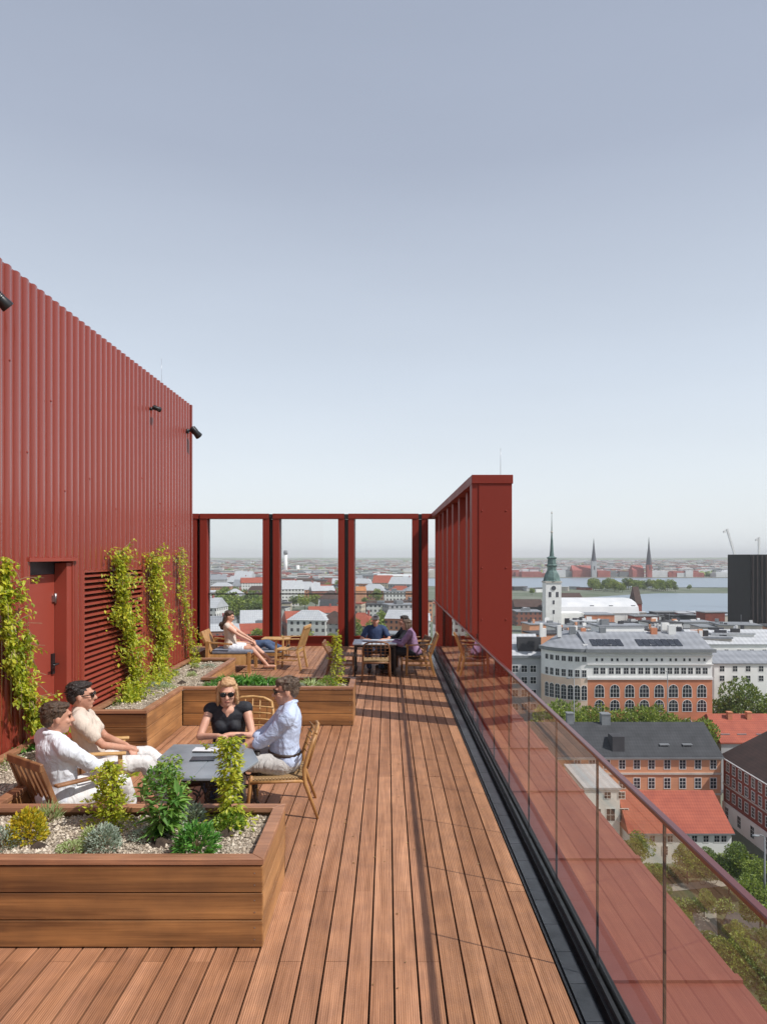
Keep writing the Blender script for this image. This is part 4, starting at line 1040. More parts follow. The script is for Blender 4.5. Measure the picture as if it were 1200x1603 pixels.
y_, z_ = wallpt(205, 1095)
climber('leafy climber nearest the door, covering the left of the louvred vent', [(198, 1060), (192, 1000), (178, 950), (176, 900), (172, 862)], lambda g: .56 if g > .15 else .34, 4000, M['vine'], (XW+.30, 8.55, ZB), .055)
climber('leafy climber over the right end of the louvred vent', [(238, 1040), (246, 1000), (232, 950), (232, 905), (228, 868)], lambda g: .52 if g < .5 else .40, 3200, M['vine'], (XW+.30, 9.75, ZB), .055)
climber('thin slender climber near the far corner of the red wall', [(292, 1030), (287, 1000), (280, 960), (275, 925), (274, 860)], lambda g: .34 - .22*g, 1000, M['vine'], (XW+.30, 11.35, ZB), .05)
climber('tall loose climber left of the door, cut by the picture edge', [(34, 1125), (16, 1080), (-2, 1030), (-8, 980), (-14, 930), (-12, 880)], lambda g: .85 if g > .25 else .2, 3600, M['vine'], (XW+.40, 6.45, ZB), .06, loops=12)
climber('side shoots of the loose climber reaching towards the door', [(36, 1115), (18, 1060), (14, 1015), (24, 990)], lambda g: .08 + .5*g, 900, M['vine'], (XW+.42, 6.5, ZB), .055)
strap(28, 1180, .08, .14, 40, 'low green tuft in the planter arm beside the man in white')
bush('dry_groundcover', 'low dry ground cover in the planter arm by the red wall', 'plant', 12, 1200, .16, .06, 300, .03, .012, M['pale'])

staked(176, 1296, .44, 'wispy yellow-green climber before the man in white', M['vine'], 420, .13)
staked(268, 1302, .52, 'wispy light shrub behind the broad-leaved plant', M['shrub'], 420, .14)

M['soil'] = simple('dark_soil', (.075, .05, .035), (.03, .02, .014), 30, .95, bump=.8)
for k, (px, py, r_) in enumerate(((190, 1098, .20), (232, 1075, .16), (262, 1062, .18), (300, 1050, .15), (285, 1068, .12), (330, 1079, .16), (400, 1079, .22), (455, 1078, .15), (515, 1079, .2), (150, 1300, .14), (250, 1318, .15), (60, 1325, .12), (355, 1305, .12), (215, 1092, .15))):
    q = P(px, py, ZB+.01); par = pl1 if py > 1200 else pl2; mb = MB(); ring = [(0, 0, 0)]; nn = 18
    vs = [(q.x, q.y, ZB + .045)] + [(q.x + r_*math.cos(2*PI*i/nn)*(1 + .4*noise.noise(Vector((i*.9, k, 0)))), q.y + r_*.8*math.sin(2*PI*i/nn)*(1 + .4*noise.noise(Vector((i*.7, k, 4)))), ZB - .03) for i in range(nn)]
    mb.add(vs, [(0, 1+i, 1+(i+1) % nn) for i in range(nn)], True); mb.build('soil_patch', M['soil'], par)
LOW = 'low ground cover tufts in the middle planter'
for px, py in ((180, 1104), (210, 1088), (255, 1070), (275, 1058), (305, 1046), (262, 1080), (300, 1060), (345, 1080), (470, 1078), (500, 1080), (325, 1045)):
    t = bush('groundcover_tuft', 'low dull green ground cover tuft on the gravel of the middle planter', 'plant', px, py, ru(.06, .15), ru(.04, .09), 170, .028, .013, rp_.choice((M['silver'], M['shrub'], M['pale'])), stems=4); t['group'] = LOW
t = thing('stone', 'dark rounded stone on the gravel at the foot of the second climber', 'stone', P(228, 1066, ZB)); MB().ell((0, 0, .04), (.10, .07, .06), (0, 0, .5), 10, 7).build('boulder', M['slate'], t, world=False)
lf = MB()
for i in range(260):
    x, y = (ru(-3.0, .3), ru(5.0, 9.2)) if i % 2 else (ru(-2.8, 1.0), ru(3.6, 16)); lf.leaf((x, y, .004), (ru(-1, 1), ru(-1, 1), .1), (0, 0, 1), ru(.012, .03), .010, .2)
M['dry'] = leafmat('dry_leaf', (.12, .06, .02), (.42, .28, .10), .1)
tag(lf.build('leaves', M['dry']), kind='stuff')
# ================================================================ CITY
G = -45.0                   # street level below the deck
rc = random.Random(5)
M['ground'] = simple('city_ground', (.16, .17, .13), (.07, .10, .05), .02, .95, detail=8)
M['asphalt'] = simple('asphalt', (.09, .09, .092), (.06, .06, .062), .6, .9)
M['paving'] = simple('paving', (.34, .31, .27), (.25, .23, .20), .5, .9)
M['lawn'] = simple('lawn', (.11, .115, .05), (.045, .055, .025), .35, .95)
def water_mat():
    m, n, l, b = nmat('harbour_water', .12); mp = mapping(n, l, (1, 1, 1))
    b.inputs['Base Color'].default_value = (.20, .25, .30, 1); b.inputs['Roughness'].default_value = .35
    nz = n.new('ShaderNodeTexNoise'); nz.inputs['Scale'].default_value = .12; nz.inputs['Detail'].default_value = 6; l.new(mp.outputs[0], nz.inputs['Vector'])
    bp = n.new('ShaderNodeBump'); bp.inputs['Strength'].default_value = .6; bp.inputs['Distance'].default_value = 1; l.new(nz.outputs[0], bp.inputs['Height']); l.new(bp.outputs[0], b.inputs['Normal'])
    return m
M['water'] = water_mat()
def grid(name, x0, x1, y0, y1, z, n, mat):
    mb = MB(); vs = [(x0+(x1-x0)*i/n, y0+(y1-y0)*j/n, z) for j in range(n+1) for i in range(n+1)]
    mb.add(vs, [(j*(n+1)+i, j*(n+1)+i+1, (j+1)*(n+1)+i+1, (j+1)*(n+1)+i) for j in range(n) for i in range(n)])
    return tag(mb.build(name, mat), kind='structure')
grid('ground', -12000, 12000, -3000, 22000, G, 40, M['ground'])
# --- harbour water: two arms with the wooded strip between
def sheet(name, poly, z, mat):
    mb = MB(); n = len(poly); mb.add([(x, y, z) for x, y in poly], [tuple(range(n))]); return tag(mb.build(name, mat), kind='structure')
sheet('water', [(150, 1010), (420, 1015), (900, 1010), (1500, 1030), (1500, 1480), (700, 1440), (150, 1430), (40, 1400), (60, 1060)], G+.4, M['water'])
sheet('water', [(205, 560), (700, 560), (1100, 560), (1100, 845), (640, 840), (340, 855), (300, 830), (215, 760)], G+.4, M['water'])
sheet('quay', [(-20, 1440), (700, 1452), (1500, 1492), (1500, 1512), (700, 1475), (-20, 1460)], G+1.2, M['paving'])
# --- materials for buildings
def brickm(name, c, c2, sc_=1.0):
    m, n, l, b = nmat(name, .85); mp = mapping(n, l, (1, 1, 1)); 
    nz = n.new('ShaderNodeTexNoise'); nz.inputs['Scale'].default_value = .35*sc_; nz.inputs['Detail'].default_value = 9; l.new(mp.outputs[0], nz.inputs['Vector'])
    rp = ramp(n, [(.3, c2), (.7, c)]); l.new(nz.outputs[0], rp.inputs[0])
    sp = n.new('ShaderNodeSeparateXYZ'); l.new(mp.outputs[0], sp.inputs[0])
    sn = mathn(n, l, 'SINE', mathn(n, l, 'MULTIPLY', sp.outputs[2], 2*PI/.30))
    rr = ramp(n, [(0, (.86, .86, .86)), (1, (1, 1, 1))]); l.new(mathn(n, l, 'MULTIPLY', mathn(n, l, 'ADD', sn, 1), .5), rr.inputs[0])
    l.new(mixc(n, l, .6, rp.outputs[0], rr.outputs[0], 'MULTIPLY'), b.inputs['Base Color']); return m
def tilem(name, c, c2, per=.45, axis=0, rough=.8):
    m, n, l, b = nmat(name, rough); mp = mapping(n, l, (1, 1, 1))
    nz = n.new('ShaderNodeTexNoise'); nz.inputs['Scale'].default_value = .5; nz.inputs['Detail'].default_value = 8; l.new(mp.outputs[0], nz.inputs['Vector'])
    rp = ramp(n, [(.3, c2), (.7, c)]); l.new(nz.outputs[0], rp.inputs[0])
    sp = n.new('ShaderNodeSeparateXYZ'); l.new(mp.outputs[0], sp.inputs[0])
    s1 = mathn(n, l, 'SINE', mathn(n, l, 'MULTIPLY', sp.outputs[axis], 2*PI/per)); s2 = mathn(n, l, 'SINE', mathn(n, l, 'MULTIPLY', sp.outputs[2], 2*PI/(per*.8)))
    mx_ = mathn(n, l, 'MULTIPLY', mathn(n, l, 'ADD', mathn(n, l, 'ADD', s1, s2), 2), .25)
    rr = ramp(n, [(0, (.72, .72, .72)), (1, (1.1, 1.1, 1.1))]); l.new(mx_, rr.inputs[0])
    l.new(mixc(n, l, .8, rp.outputs[0], rr.outputs[0], 'MULTIPLY'), b.inputs['Base Color']); return m
M['brick_orange'] = brickm('orange_brick', (.66, .26, .14), (.52, .19, .10))
M['brick_salmon'] = brickm('salmon_render', (.70, .34, .19), (.58, .27, .155))
M['brick_dark'] = brickm('dark_red_brick', (.30, .075, .05), (.20, .05, .035))
M['render_white'] = simple('white_render', (.86, .85, .82), (.76, .75, .72), .4, .85, detail=8)
M['render_grey'] = simple('grey_render', (.45, .46, .47), (.36, .37, .38), .4, .85, detail=8)
M['stone'] = simple('pale_stone', (.55, .50, .44), (.45, .41, .36), .6, .85)
M['roof_slate'] = tilem('slate_roof', (.05, .052, .058), (.028, .03, .034), .5)
M['roof_red'] = tilem('red_tile_roof', (.40, .095, .05), (.29, .062, .035), .42)
M['roof_red_y'] = tilem('red_tile_roof_cross', (.50, .15, .08), (.36, .10, .05), .42, 1)
M['roof_brown'] = tilem('dark_brown_tile_roof', (.085, .045, .035), (.05, .028, .022), .45, 1)
M['roof_zinc'] = tilem('zinc_roof', (.30, .31, .33), (.23, .24, .26), 1.4, 0, .5)
M['roof_zinc_pale'] = tilem('pale_zinc_roof', (.50, .51, .52), (.42, .43, .45), 1.2, 0, .6)
M['roof_dark'] = simple('dark_flat_roof', (.06, .06, .065), (.035, .035, .04), .3, .9, detail=8)
M['win_pane'] = simple('window_glass', (.035, .04, .05), (.02, .022, .03), .5, .12)
M['win_white'] = simple('window_frame_white', (.75, .74, .72), (.68, .67, .65), 2, .6)
M['copper'] = simple('green_copper', (.13, .21, .19), (.045, .085, .08), .5, .7, detail=8)
M['spire_dark'] = simple('dark_spire', (.07, .07, .085), (.05, .05, .06), .3, .7)
M['lead'] = simple('lead_trim', (.22, .23, .24), (.17, .18, .19), 1, .6)
# --- windows: shared meshes ------------------------------------------------
WM = {}
def winmesh(w, h, arch, cols, rows, kind):
    key = (round(w, 2), round(h, 2), arch, cols, rows, kind)
    if key in WM: return WM[key]
    top = h - (w/2 if arch else 0)
    def outline(e, y):
        pts = [(-w/2-e, y, -e), (w/2+e, y, -e), (w/2+e, y, top)]
        if arch:
            for k in range(1, 8): a = PI*k/8; pts.append(((w/2+e)*math.cos(a), y, top + (w/2+e)*math.sin(a)))
        else: pts[-1] = (w/2+e, y, h+e)
        pts.append((-w/2-e, y, top if arch else h+e)); return pts
    f = MB(); o = outline(.10, -.05); i = outline(0, -.05); k = len(o); b_ = outline(0, .10); ob = outline(.10, .02)
    f.add(o + i + b_ + ob, [(j, (j+1) % k, k+(j+1) % k, k+j) for j in range(k)] + [(k+j, k+(j+1) % k, 2*k+(j+1) % k, 2*k+j) for j in range(k)] + [(3*k+j, 3*k+(j+1) % k, (j+1) % k, j) for j in range(k)])
    bw = .055
    for c in range(1, cols): x = -w/2 + w*c/cols; f.box(x-bw/2, x+bw/2, -.03, .05, 0, h-.02)
    for r in range(1, rows): z = h*r/rows; f.box(-w/2, w/2, -.032, .048, z-bw/2, z+bw/2)
    p = MB(); p.add(outline(.02, -.018), [tuple(range(len(o)))])
    fm = f.mesh('window'); fm.materials.append(M['win_white' if kind != 'dark' else 'lead']); pm = p.mesh('pane'); pm.materials.append(M['win_pane'])
    WM[key] = (fm, pm); return WM[key]
def window(par, x, y, z, w, h, ang=0, arch=False, cols=2, rows=3, kind='white', pane=True):
    """window bottom centre at world x,y,z; outward normal is -Y turned by ang"""
    fm, pm = winmesh(w, h, arch, cols, rows, kind); base = wloc(par)
    o = bpy.data.objects.new('window', fm); COL.objects.link(o); o.parent = par; o.location = Vector((x, y, z)) - base; o.rotation_euler = (0, 0, ang)
    if pane:
        q = bpy.data.objects.new('pane', pm); COL.objects.link(q); q.parent = o
    return o
def block(par, name, x0, x1, y0, y1, z0, z1, mat): return MB().box(x0, x1, y0, y1, z0, z1).build(name, mat, par)
def gable(par, x0, x1, y0, y1, ze, zr, mat, hip=0, over=.4, name='roof', th=.25, ridge='x'):
    mb = MB()
    if ridge == 'x':
        ym = (y0+y1)/2; a, b_ = x0-over, x1+over; c, d = y0-over, y1+over
        vs = [(a, c, ze), (b_, c, ze), (b_, d, ze), (a, d, ze), (x0+hip, ym, zr), (x1-hip, ym, zr)]
    else:
        xm = (x0+x1)/2; a, b_ = x0-over, x1+over; c, d = y0-over, y1+over
        vs = [(b_, c, ze), (b_, d, ze), (a, d, ze), (a, c, ze), (xm, y0+hip, zr), (xm, y1-hip, zr)]
    lo = [(v[0], v[1], v[2]-th) for v in vs[:4]]
    mb.add(vs + lo, [(0,1,5,4), (2,3,4,5), (1,2,5), (3,0,4), (0,6,7,1), (1,7,8,2), (2,8,9,3), (3,9,6,0), (9,8,7,6)])
    return mb.build(name, mat, par)
def chimney(par, x, y, z0, z1, s=.5, mat=None):
    o = MB().box(x-s, x+s, y-s, y+s, z0, z1).box(x-s-.08, x+s+.08, y-s-.08, y+s+.08, z1+.003, z1+.2).build('chimney', mat or M['brick_orange'], par); return o
# --- orange building with slate roof ---------------------------------------
def yz(py, d): return EYE - (py-VY)*d/F
def xw(px, d): return (px-VX)*d/F
d0_ = 121.0
ze = yz(1184, d0_)
b = thing('brick_building', 'salmon brick building with dark slate roof and two rows of white windows', 'building', (45, 125, G))
bx0, bx1 = xw(880, d0_) - 12, xw(1127, d0_)
block(b, 'wall', bx0, bx1, d0_, d0_+13, G, ze-.3, M['brick_salmon'])
for k, zz in enumerate((yz(1211, d0_), yz(1188, d0_), yz(1243, d0_))): MB().box(bx0-.1, bx1+.1, d0_-.18, d0_-.002, zz-.16, zz+.16).build('cornice', M['stone'], b)
gable(b, bx0, bx1, d0_, d0_+13, ze, yz(1130, d0_+6.5), M['roof_slate'], hip=.0)
MB().box(bx0-.4, bx1+.4, d0_-.55, d0_-.405, ze-.28, ze-.08).build('gutter', M['lead'], b)
for px in (973, 996, 1019, 1043.5, 1067.5, 1091.5, 1115.5):
    x = xw(px, d0_)
    window(b, x, d0_, yz(1203.5, d0_), 1.05, 1.55); window(b, x, d0_, yz(1234, d0_), 1.05, 1.8); window(b, x, d0_, yz(1266, d0_), 1.05, 1.8, pane=True)
for px in (903, 926, 949):
    x = xw(px, d0_); window(b, x, d0_, yz(1234, d0_), 1.05, 1.8); window(b, x, d0_, yz(1266, d0_), 1.05, 1.8); window(b, x, d0_, yz(1203.5, d0_), 1.05, 1.55)
def dormer(par, x, y, z, w, h, mat, roofm):
    o = MB().box(x-w/2, x+w/2, y, y+2.2, z, z+h).box(x-w/2-.12, x+w/2+.12, y-.15, y+2.4, z+h+.003, z+h+.14).build('dormer', mat, par)
    MB().box(x-w/2+.12, x+w/2-.12, y-.03, y-.002, z+.15, z+h-.12).build('pane', M['win_pane'], o); return o
for px in (1038, 1074): dormer(b, xw(px, 123), 122.6, yz(1172, 123)-.2, 1.5, .95, M['lead'], None)
o = MB().box(xw(965, 122)-.9, xw(965, 122)+1.2, 121.6, 124.2, ze-.1, ze+3.3).build('roof_box', M['roof_dark'], b)
for px, zt in ((985, 1132), (1075, 1150)): MB().tube([(xw(px, 126), 126, yz(1150, 126)-1.2), (xw(px, 126), 126, yz(1150, 126)+.8)], .12, 6).build('vent_pipe', M['win_white'], b)
chimney(b, xw(1140-250, 128), 127.6, yz(1130, 127)-.6, yz(1118, 127), .6, M['lead']); chimney(b, xw(945, 128), 127.6, yz(1130, 127)-.6, yz(1119, 127), .8, M['lead'])
# --- white house with red tiles ----------------------------------------------
d1_ = 105.0
h = thing('white_house', 'low white house with bright red tile roof in front of the salmon brick building', 'house', (46, 109, G))
hx0, hx1 = xw(985, d1_), xw(1144, d1_); hz = yz(1303, d1_)
block(h, 'wall', hx0, hx1, d1_, d1_+12, G, hz-.2, M['render_white'])
gable(h, hx0, hx1, d1_, d1_+12, hz, yz(1237, d1_+6), M['roof_red'], hip=0, over=.35)
MB().box(hx0-.35, hx1+.35, d1_-.46, d1_-.36, hz-.22, hz-.06).build('gutter', M['lead'], h)
for px in (1020, 1048, 1086, 1104, 1121, 1132): window(h, xw(px, d1_), d1_, yz(1318, d1_), .75, .95, rows=2)
window(h, xw(1040, d1_), d1_, yz(1334, d1_)-.4, .8, 1.3, rows=3)
h2 = thing('white_annex', 'plain white rendered block with small windows left of the red tiled house', 'building', (36, 111, G))
ax0, ax1 = xw(915, 108), hx0 - .5
block(h2, 'wall', ax0, ax1, 108, 120, G, yz(1236, 108), M['render_white']); MB().box(ax0-.2, ax1+.2, 107.8, 120.2, yz(1236, 108)+.003, yz(1236, 108)+.35).build('roof', M['roof_zinc_pale'], h2)
for px in (933, 955, 976): window(h2, xw(px, 108), 108, yz(1285, 108), 1.3, 1.9, rows=2)
for px in (950, 972): window(h2, xw(px, 108), 108, yz(1250, 108), 1.0, 1.0, rows=2)
# --- dark brick building on the right ------------------------------------------
dk = thing('dark_brick_building', 'dark red brick building with brown tile roof and rows of white windows, side-on', 'building', (66, 105, G))
kx = 60.2; ky0, ky1 = 84.0, 122.5; kz = -33.6
block(dk, 'wall', kx, kx+14, ky0, ky1, -41.6, kz-.2, M['brick_dark']); block(dk, 'plinth_wall', kx-.15, kx+14.1, ky0-.1, ky1+.1, G, -41.63, M['render_white'])
gable(dk, kx, kx+14, ky0, ky1, kz, kz+6.2, M['roof_brown'], hip=4.0, over=.5, ridge='y')
MB().box(kx-.62, kx-.51, ky0-.4, ky1+.4, kz-.2, kz-.02).build('gutter', M['win_white'], dk)
MB().box(kx-.12, kx-.002, ky0, ky1, -38.55, -38.35).build('string_course', M['stone'], dk)
y = ky1 - 1.6; k = 0
while y > ky0 + 1:
    for zz in (-35.9, -38.1, -40.8): window(dk, kx, y, zz, .95, 1.5 if zz > -40 else 1.6, ang=-PI/2)
    if k % 2 == 0: window(dk, kx-.15, y, -44.2, 1.1, 1.9, ang=-PI/2)
    y -= 2.1; k += 1
# --- red roofed house behind right ------------------------------------------------
rh = thing('red_roof_house', 'house with orange tile roof and dormers behind the dark brick building', 'house', (76, 145, G))
d2_ = 138.0; rx0, rx1 = xw(1128, d2_), xw(1128, d2_)+26
block(rh, 'wall', rx0, rx1, d2_, d2_+13, G, yz(1164, d2_), M['render_grey'])
gable(rh, rx0, rx1, d2_, d2_+13, yz(1162, d2_), yz(1117, d2_+6.5), M['roof_red'], over=.3)
for px in (1142, 1172): chimney(rh, xw(px, 143), 143.4, yz(1135, 143), yz(1116, 143), .45)
for px in (1134, 1160, 1190): dormer(rh, xw(px, 139.6), 139.6, yz(1159, 139.6), 1.6, 1.2, M['lead'], None)
# --- big white and brick corner building --------------------------------------------
bb = thing('corner_building', 'long white and orange brick building with grey mansard roof and a rounded corner', 'building', (55, 158, G))
D = 150.0; wx0, wx1 = xw(919, D), xw(1114, D); ez = yz(1021, D); bz = yz(1062, D)
depth = 15
block(bb, 'brick_wall', wx0, wx1, D, D+depth, G, bz, M['brick_orange'])
block(bb, 'upper_wall', wx0, wx1+.0, D+.05, D+depth, bz+.003, ez, M['render_white'])
for zz, hh_ in ((bz, .25), (yz(1040, D), .12), (yz(1026, D), .15), (G+4.2, .4)): MB().box(wx0-.1, wx1+.15, D-.22, D-.003, zz-hh_, zz+hh_).build('cornice', M['stone'] if zz < bz else M['win_white'], bb)
MB().box(wx0-.6, wx1+.5, D-.9, D+depth+.5, ez+.003, ez+.75).build('eaves', M['lead'], bb)
# rounded corner to the left, swinging away
arc = []; cx_, cy_, rr_ = wx0, D+9.0, 9.0
for k in range(0, 9): a = -PI/2 - R(75)*k/8; arc.append((cx_ + rr_*math.cos(a), cy_ + rr_*math.sin(a)))
poly = arc + [(wx0, D+depth)]
M['peach'] = simple('peach_render', (.80, .62, .48), (.68, .50, .38), .4, .85, detail=8)
MB().prism(list(reversed(poly)), bz+.003, ez).build('corner_wall', M['render_white'], bb); MB().prism(list(reversed(poly)), G, bz).build('lower_corner_wall', M['peach'], bb)
po = [(cx_ + (x-cx_)*1.07, cy_ + (y-cy_)*1.07) for x, y in arc] + [(wx0-.61, D+depth)]
MB().prism(list(reversed(po)), ez+.003, ez+.75).build('eaves', M['lead'], bb)
mb = MB(); n_ = len(arc)   # mansard over corner
top = [(cx_ + (x-cx_)*.25, cy_ + 3 + (y-cy_)*.25) for x, y in arc]; zr = yz(989, D+7)
mb.add([(x, y, ez+.75) for x, y in arc] + [(x, y, zr) for x, y in top], [(i, n_+i, n_+i+1, i+1) for i in range(n_-1)]); mb.build('roof', M['roof_zinc'], bb)
gable(bb, wx0, wx1, D, D+depth, ez+.76, zr, M['roof_zinc'], over=0, hip=.0, th=.01)
for a_, b2 in ((997, 1064), (925, 968)):   # strips of roof windows
    for px in range(a_, b2, 10):
        o = MB(); t_ = .14; yy = D + 7.5*t_; z1_ = ez+.76 + (zr-ez-.76)*t_; nn = Vector((0, -(zr-ez), 7.5)).normalized()
        p0 = Vector((xw(px, D+2), yy, z1_)) + nn*.12; sl = Vector((0, 7.5, zr-ez-.76)).normalized()
        o.add([p0, p0 + Vector((1.25, 0, 0)), p0 + Vector((1.25, 0, 0)) + sl*3.1, p0 + sl*3.1], [(0, 1, 2, 3)]); o.build('roof_window', M['win_pane'], bb)
for px in (916, 954, 1020, 1053): 
    yy = D+1.5; MB().box(xw(px, yy)-.5, xw(px, yy)+.5, yy, yy+1.6, yz(1017, yy), yz(1009, yy)).build('dormer', M['win_white'], bb)
for px in (937.6, 961.5, 984.7, 1007.6, 1030.9, 1053, 1074.6, 1097.5):
    x = xw(px, D)
    for s_ in (-.75, .75): window(bb, x+s_, D+.05, yz(1055, D), 1.05, 1.35, rows=2, kind='white')
    window(bb, x, D, yz(1091.5, D), 2.0, 2.75, arch=True, cols=3, rows=3); window(bb, x, D, yz(1113.5, D), 2.0, 2.5, arch=True, cols=3, rows=3)
    window(bb, x, D, yz(1143, D), 2.0, 2.5, arch=True, cols=3, rows=3)
    if px > 0:
        for s_ in (-.6, .6): window(bb, x+s_, D+.05, yz(1035, D), .45, .6, rows=1, cols=1)
for k in range(1, 8):
    a = -PI/2 - R(75)*(k-.5)/8; x, y = cx_ + rr_*math.cos(a), cy_ + rr_*math.sin(a)*1.0; an = a + PI/2
    rr2 = rr_*1.0; x = cx_ + (rr2-.03)*math.cos(a); y = cy_ + (rr2-.03)*math.sin(a)
    window(bb, x, y, yz(1060, D), .9, 1.5, ang=an, rows=2); window(bb, x, y, yz(1096, D), 1.15, 3.2, ang=an, arch=True, cols=2, rows=4); window(bb, x, y, yz(1036, D), .9, 1.1, ang=an, rows=1)
# --- grey building adjoining left ---------------------------------------------------
gb = thing('grey_building', 'grey rendered building with zinc roof between the fin column and the rounded corner', 'building', (28, 165, G))
gx0, gx1 = xw(760, 158), xw(848, 158)
block(gb, 'wall', gx0, gx1, 158, 172, G, yz(1030, 158), M['render_grey']); 
MB().box(gx0-.4, gx1+.4, 157.5, 172, yz(1030, 158)+.003, yz(1026, 158)).build('eaves', M['lead'], gb)
gable(gb, gx0, gx1, 158, 172, yz(1026, 158)+.01, yz(992, 165), M['roof_zinc_pale'], over=0)
for px in (806, 820, 834):
    for pyy in (1052, 1070, 1090, 1112): window(gb, xw(px, 158), 158, yz(pyy, 158), 1.3, 1.5, rows=2)
MB().box(xw(817, 159)-1, xw(817, 159)+4.4, 159.2, 161, yz(1020, 159), yz(998, 159)).build('roof_lantern', M['roof_dark'], gb)
# --- pale buildings right of the corner building ---------------------------------------
def simple_building(label, px0, px1, d, y_eave, y_ridge, dep, wall, roof, rows, step, cat='building', wz=(1.1, 1.3), name='building', flat=False, ww=None):
    t = thing(name, label, cat, (xw((px0+px1)/2, d), d+dep/2, G)); x0, x1 = xw(px0, d), xw(px1, d)
    block(t, 'wall', x0, x1, d, d+dep, G, yz(y_eave, d), wall)
    if flat: MB().box(x0-.3, x1+.3, d-.3, d+dep+.3, yz(y_eave, d)+.003, yz(y_eave, d)+.6).build('roof', roof, t)
    else: gable(t, x0, x1, d, d+dep, yz(y_eave, d)+.01, yz(y_ridge, d+dep/2), roof, over=.3)
    for yy in rows:
        x = x0 + step*.6
        while x < x1 - step*.4: window(t, x, d, yz(yy, d), wz[0], wz[1], rows=2, pane=True); x += step
    return t
t = simple_building('pale building with shed zinc roof and small windows, topmost right behind the brick one', 1085, 1230, 195, 1008, 985, 14, M['render_white'], M['roof_zinc_pale'], (1024,), 3.6)
t = simple_building('white building with dark roof windows directly right of the brick corner building', 1117, 1235, 168, 1038, 1018, 13, M['render_white'], M['roof_zinc'], (1051, 1066), 3.2)
for px in (1128, 1148, 1168):
    p = Vector((xw(px, 169.6), 169.7, yz(1036, 169.6))); o = MB(); o.add([p, p + Vector((1.4, 0, 0)), p + Vector((.9, 2, 1.0)), p + Vector((-.5, 2, 1.0))], [(0, 1, 2, 3)]); o.build('roof_window', M['win_pane'], t)
# --- church tower -------------------------------------------------------------------------
d = 420.0; cx = xw(863, d)
ct = thing('church_tower', 'white square church tower with green copper spire and tall needle', 'tower', (cx, d, G))
tw = 4.7
z_ = yz(912, d); block(ct, 'shaft', cx-tw, cx+tw, d-tw, d+tw, G, z_, M['render_white'])
MB().box(cx-tw-.4, cx+tw+.4, d-tw-.4, d+tw+.4, z_+.01, z_+1.0).build('cornice', M['stone'], ct)
def sq(par, name, prof, mat, rot=PI/4, n=8):
    mb = MB(); mb.lathe([(r, z) for r, z in prof], (cx, d, 0), n=n, smooth=False); return mb.build(name, mat, par)
zz = lambda py: yz(py, d)
sq(ct, 'copper_dome', [(5.6, zz(912)+1), (5.2, zz(908)), (4.8, zz(903)), (4.1, zz(898)), (2.9, zz(893)), (2.7, zz(888)), (3.6, zz(885)), (2.7, zz(883)), (2.5, zz(875)), (3.3, zz(873)), (1.6, zz(871))], M['copper'], n=8)
sq(ct, 'spire', [(1.5, zz(872)), (1.1, zz(862)), (.7, zz(845)), (.4, zz(835)), (.18, zz(815)), (.09, zz(800))], M['copper'])
MB().ell((cx, d, zz(833)), (.8, .8, .8)).ell((cx, d, zz(803)), (.5, .5, .5)).build('gilt_ball', M['stone'], ct)
for sx in (-1, 1): MB().box(cx+sx*2.2-.8, cx+sx*2.2+.8, d-tw-.1, d-tw+.01, zz(934), zz(926)).build('louvre_window', M['spire_dark'], ct)
MB().tube([(cx, d-tw-.3, zz(920)), (cx, d-tw+.1, zz(920))], 1.4, 16).build('clock_face', M['spire_dark'], ct)
for pyy in (945, 960): MB().box(cx-.6, cx+.6, d-tw-.1, d-tw+.01, zz(pyy), zz(pyy-6)).build('slit_window', M['spire_dark'], ct)
# --- white hall with barrel roof and orange front -------------------------------------------
d = 455.0; hl = thing('white_hall', 'long white hall with curved pale roof beside the church tower', 'hall', (xw(935, d), d+20, G))
x0, x1 = xw(872, d), xw(1000, d); mb = MB(); pr = []
for k in range(9): a = PI*k/8; pr.append((d+24 - 24*math.cos(a), yz(960, d) + 9.0*math.sin(a)**.8))
vs = [(x0, y, z) for y, z in pr] + [(x1, y, z) for y, z in pr]; n_ = len(pr)
M['white_roof'] = simple('white_membrane', (.66, .66, .66), (.55, .56, .57), .12, .7)
mb.add(vs, [(i, n_+i, n_+i+1, i+1) for i in range(n_-1)] + [tuple(range(n_)), tuple(reversed(range(n_, 2*n_)))]); mb.build('roof', M['white_roof'], hl)
block(hl, 'wall', x0, x1, d+.5, d+47, G, yz(960, d)-.01, M['render_white'])
for px in (925, 955, 990): MB().box(xw(px, d), xw(px, d)+2.5, d+2.5, d+6, yz(957, d), yz(948, d)).build('roof_vent', M['lead'], hl)
t = simple_building('orange brick block with pale annex in front of the white hall', 915, 961, 425, 963, 963, 16, M['brick_orange'], M['roof_zinc'], (), 4, flat=True)
block(t, 'annex', xw(876, 425), xw(914.5, 425), 426, 440, G, yz(960, 425), M['render_white'])
for px in (884, 900): MB().box(xw(px, 425), xw(px, 425)+3, 425.8, 425.99, yz(982, 425), yz(968, 425)).build('pane', M['win_pane'], t)
t = simple_building('low brown roofed barrack with dark openings left of the church tower', 805, 850, 500, 950, 938, 16, M['roof_dark'], M['roof_brown'], (), 4)
t = simple_building('dark red gabled warehouse behind the white hall', 875, 912, 560, 938, 928, 20, M['render_white'], M['roof_brown'], (), 4)
t = simple_building('narrow dark gable rising at the right end of the white hall', 995, 1004, 470, 945, 918, 14, M['brick_dark'], M['roof_brown'], (), 4)
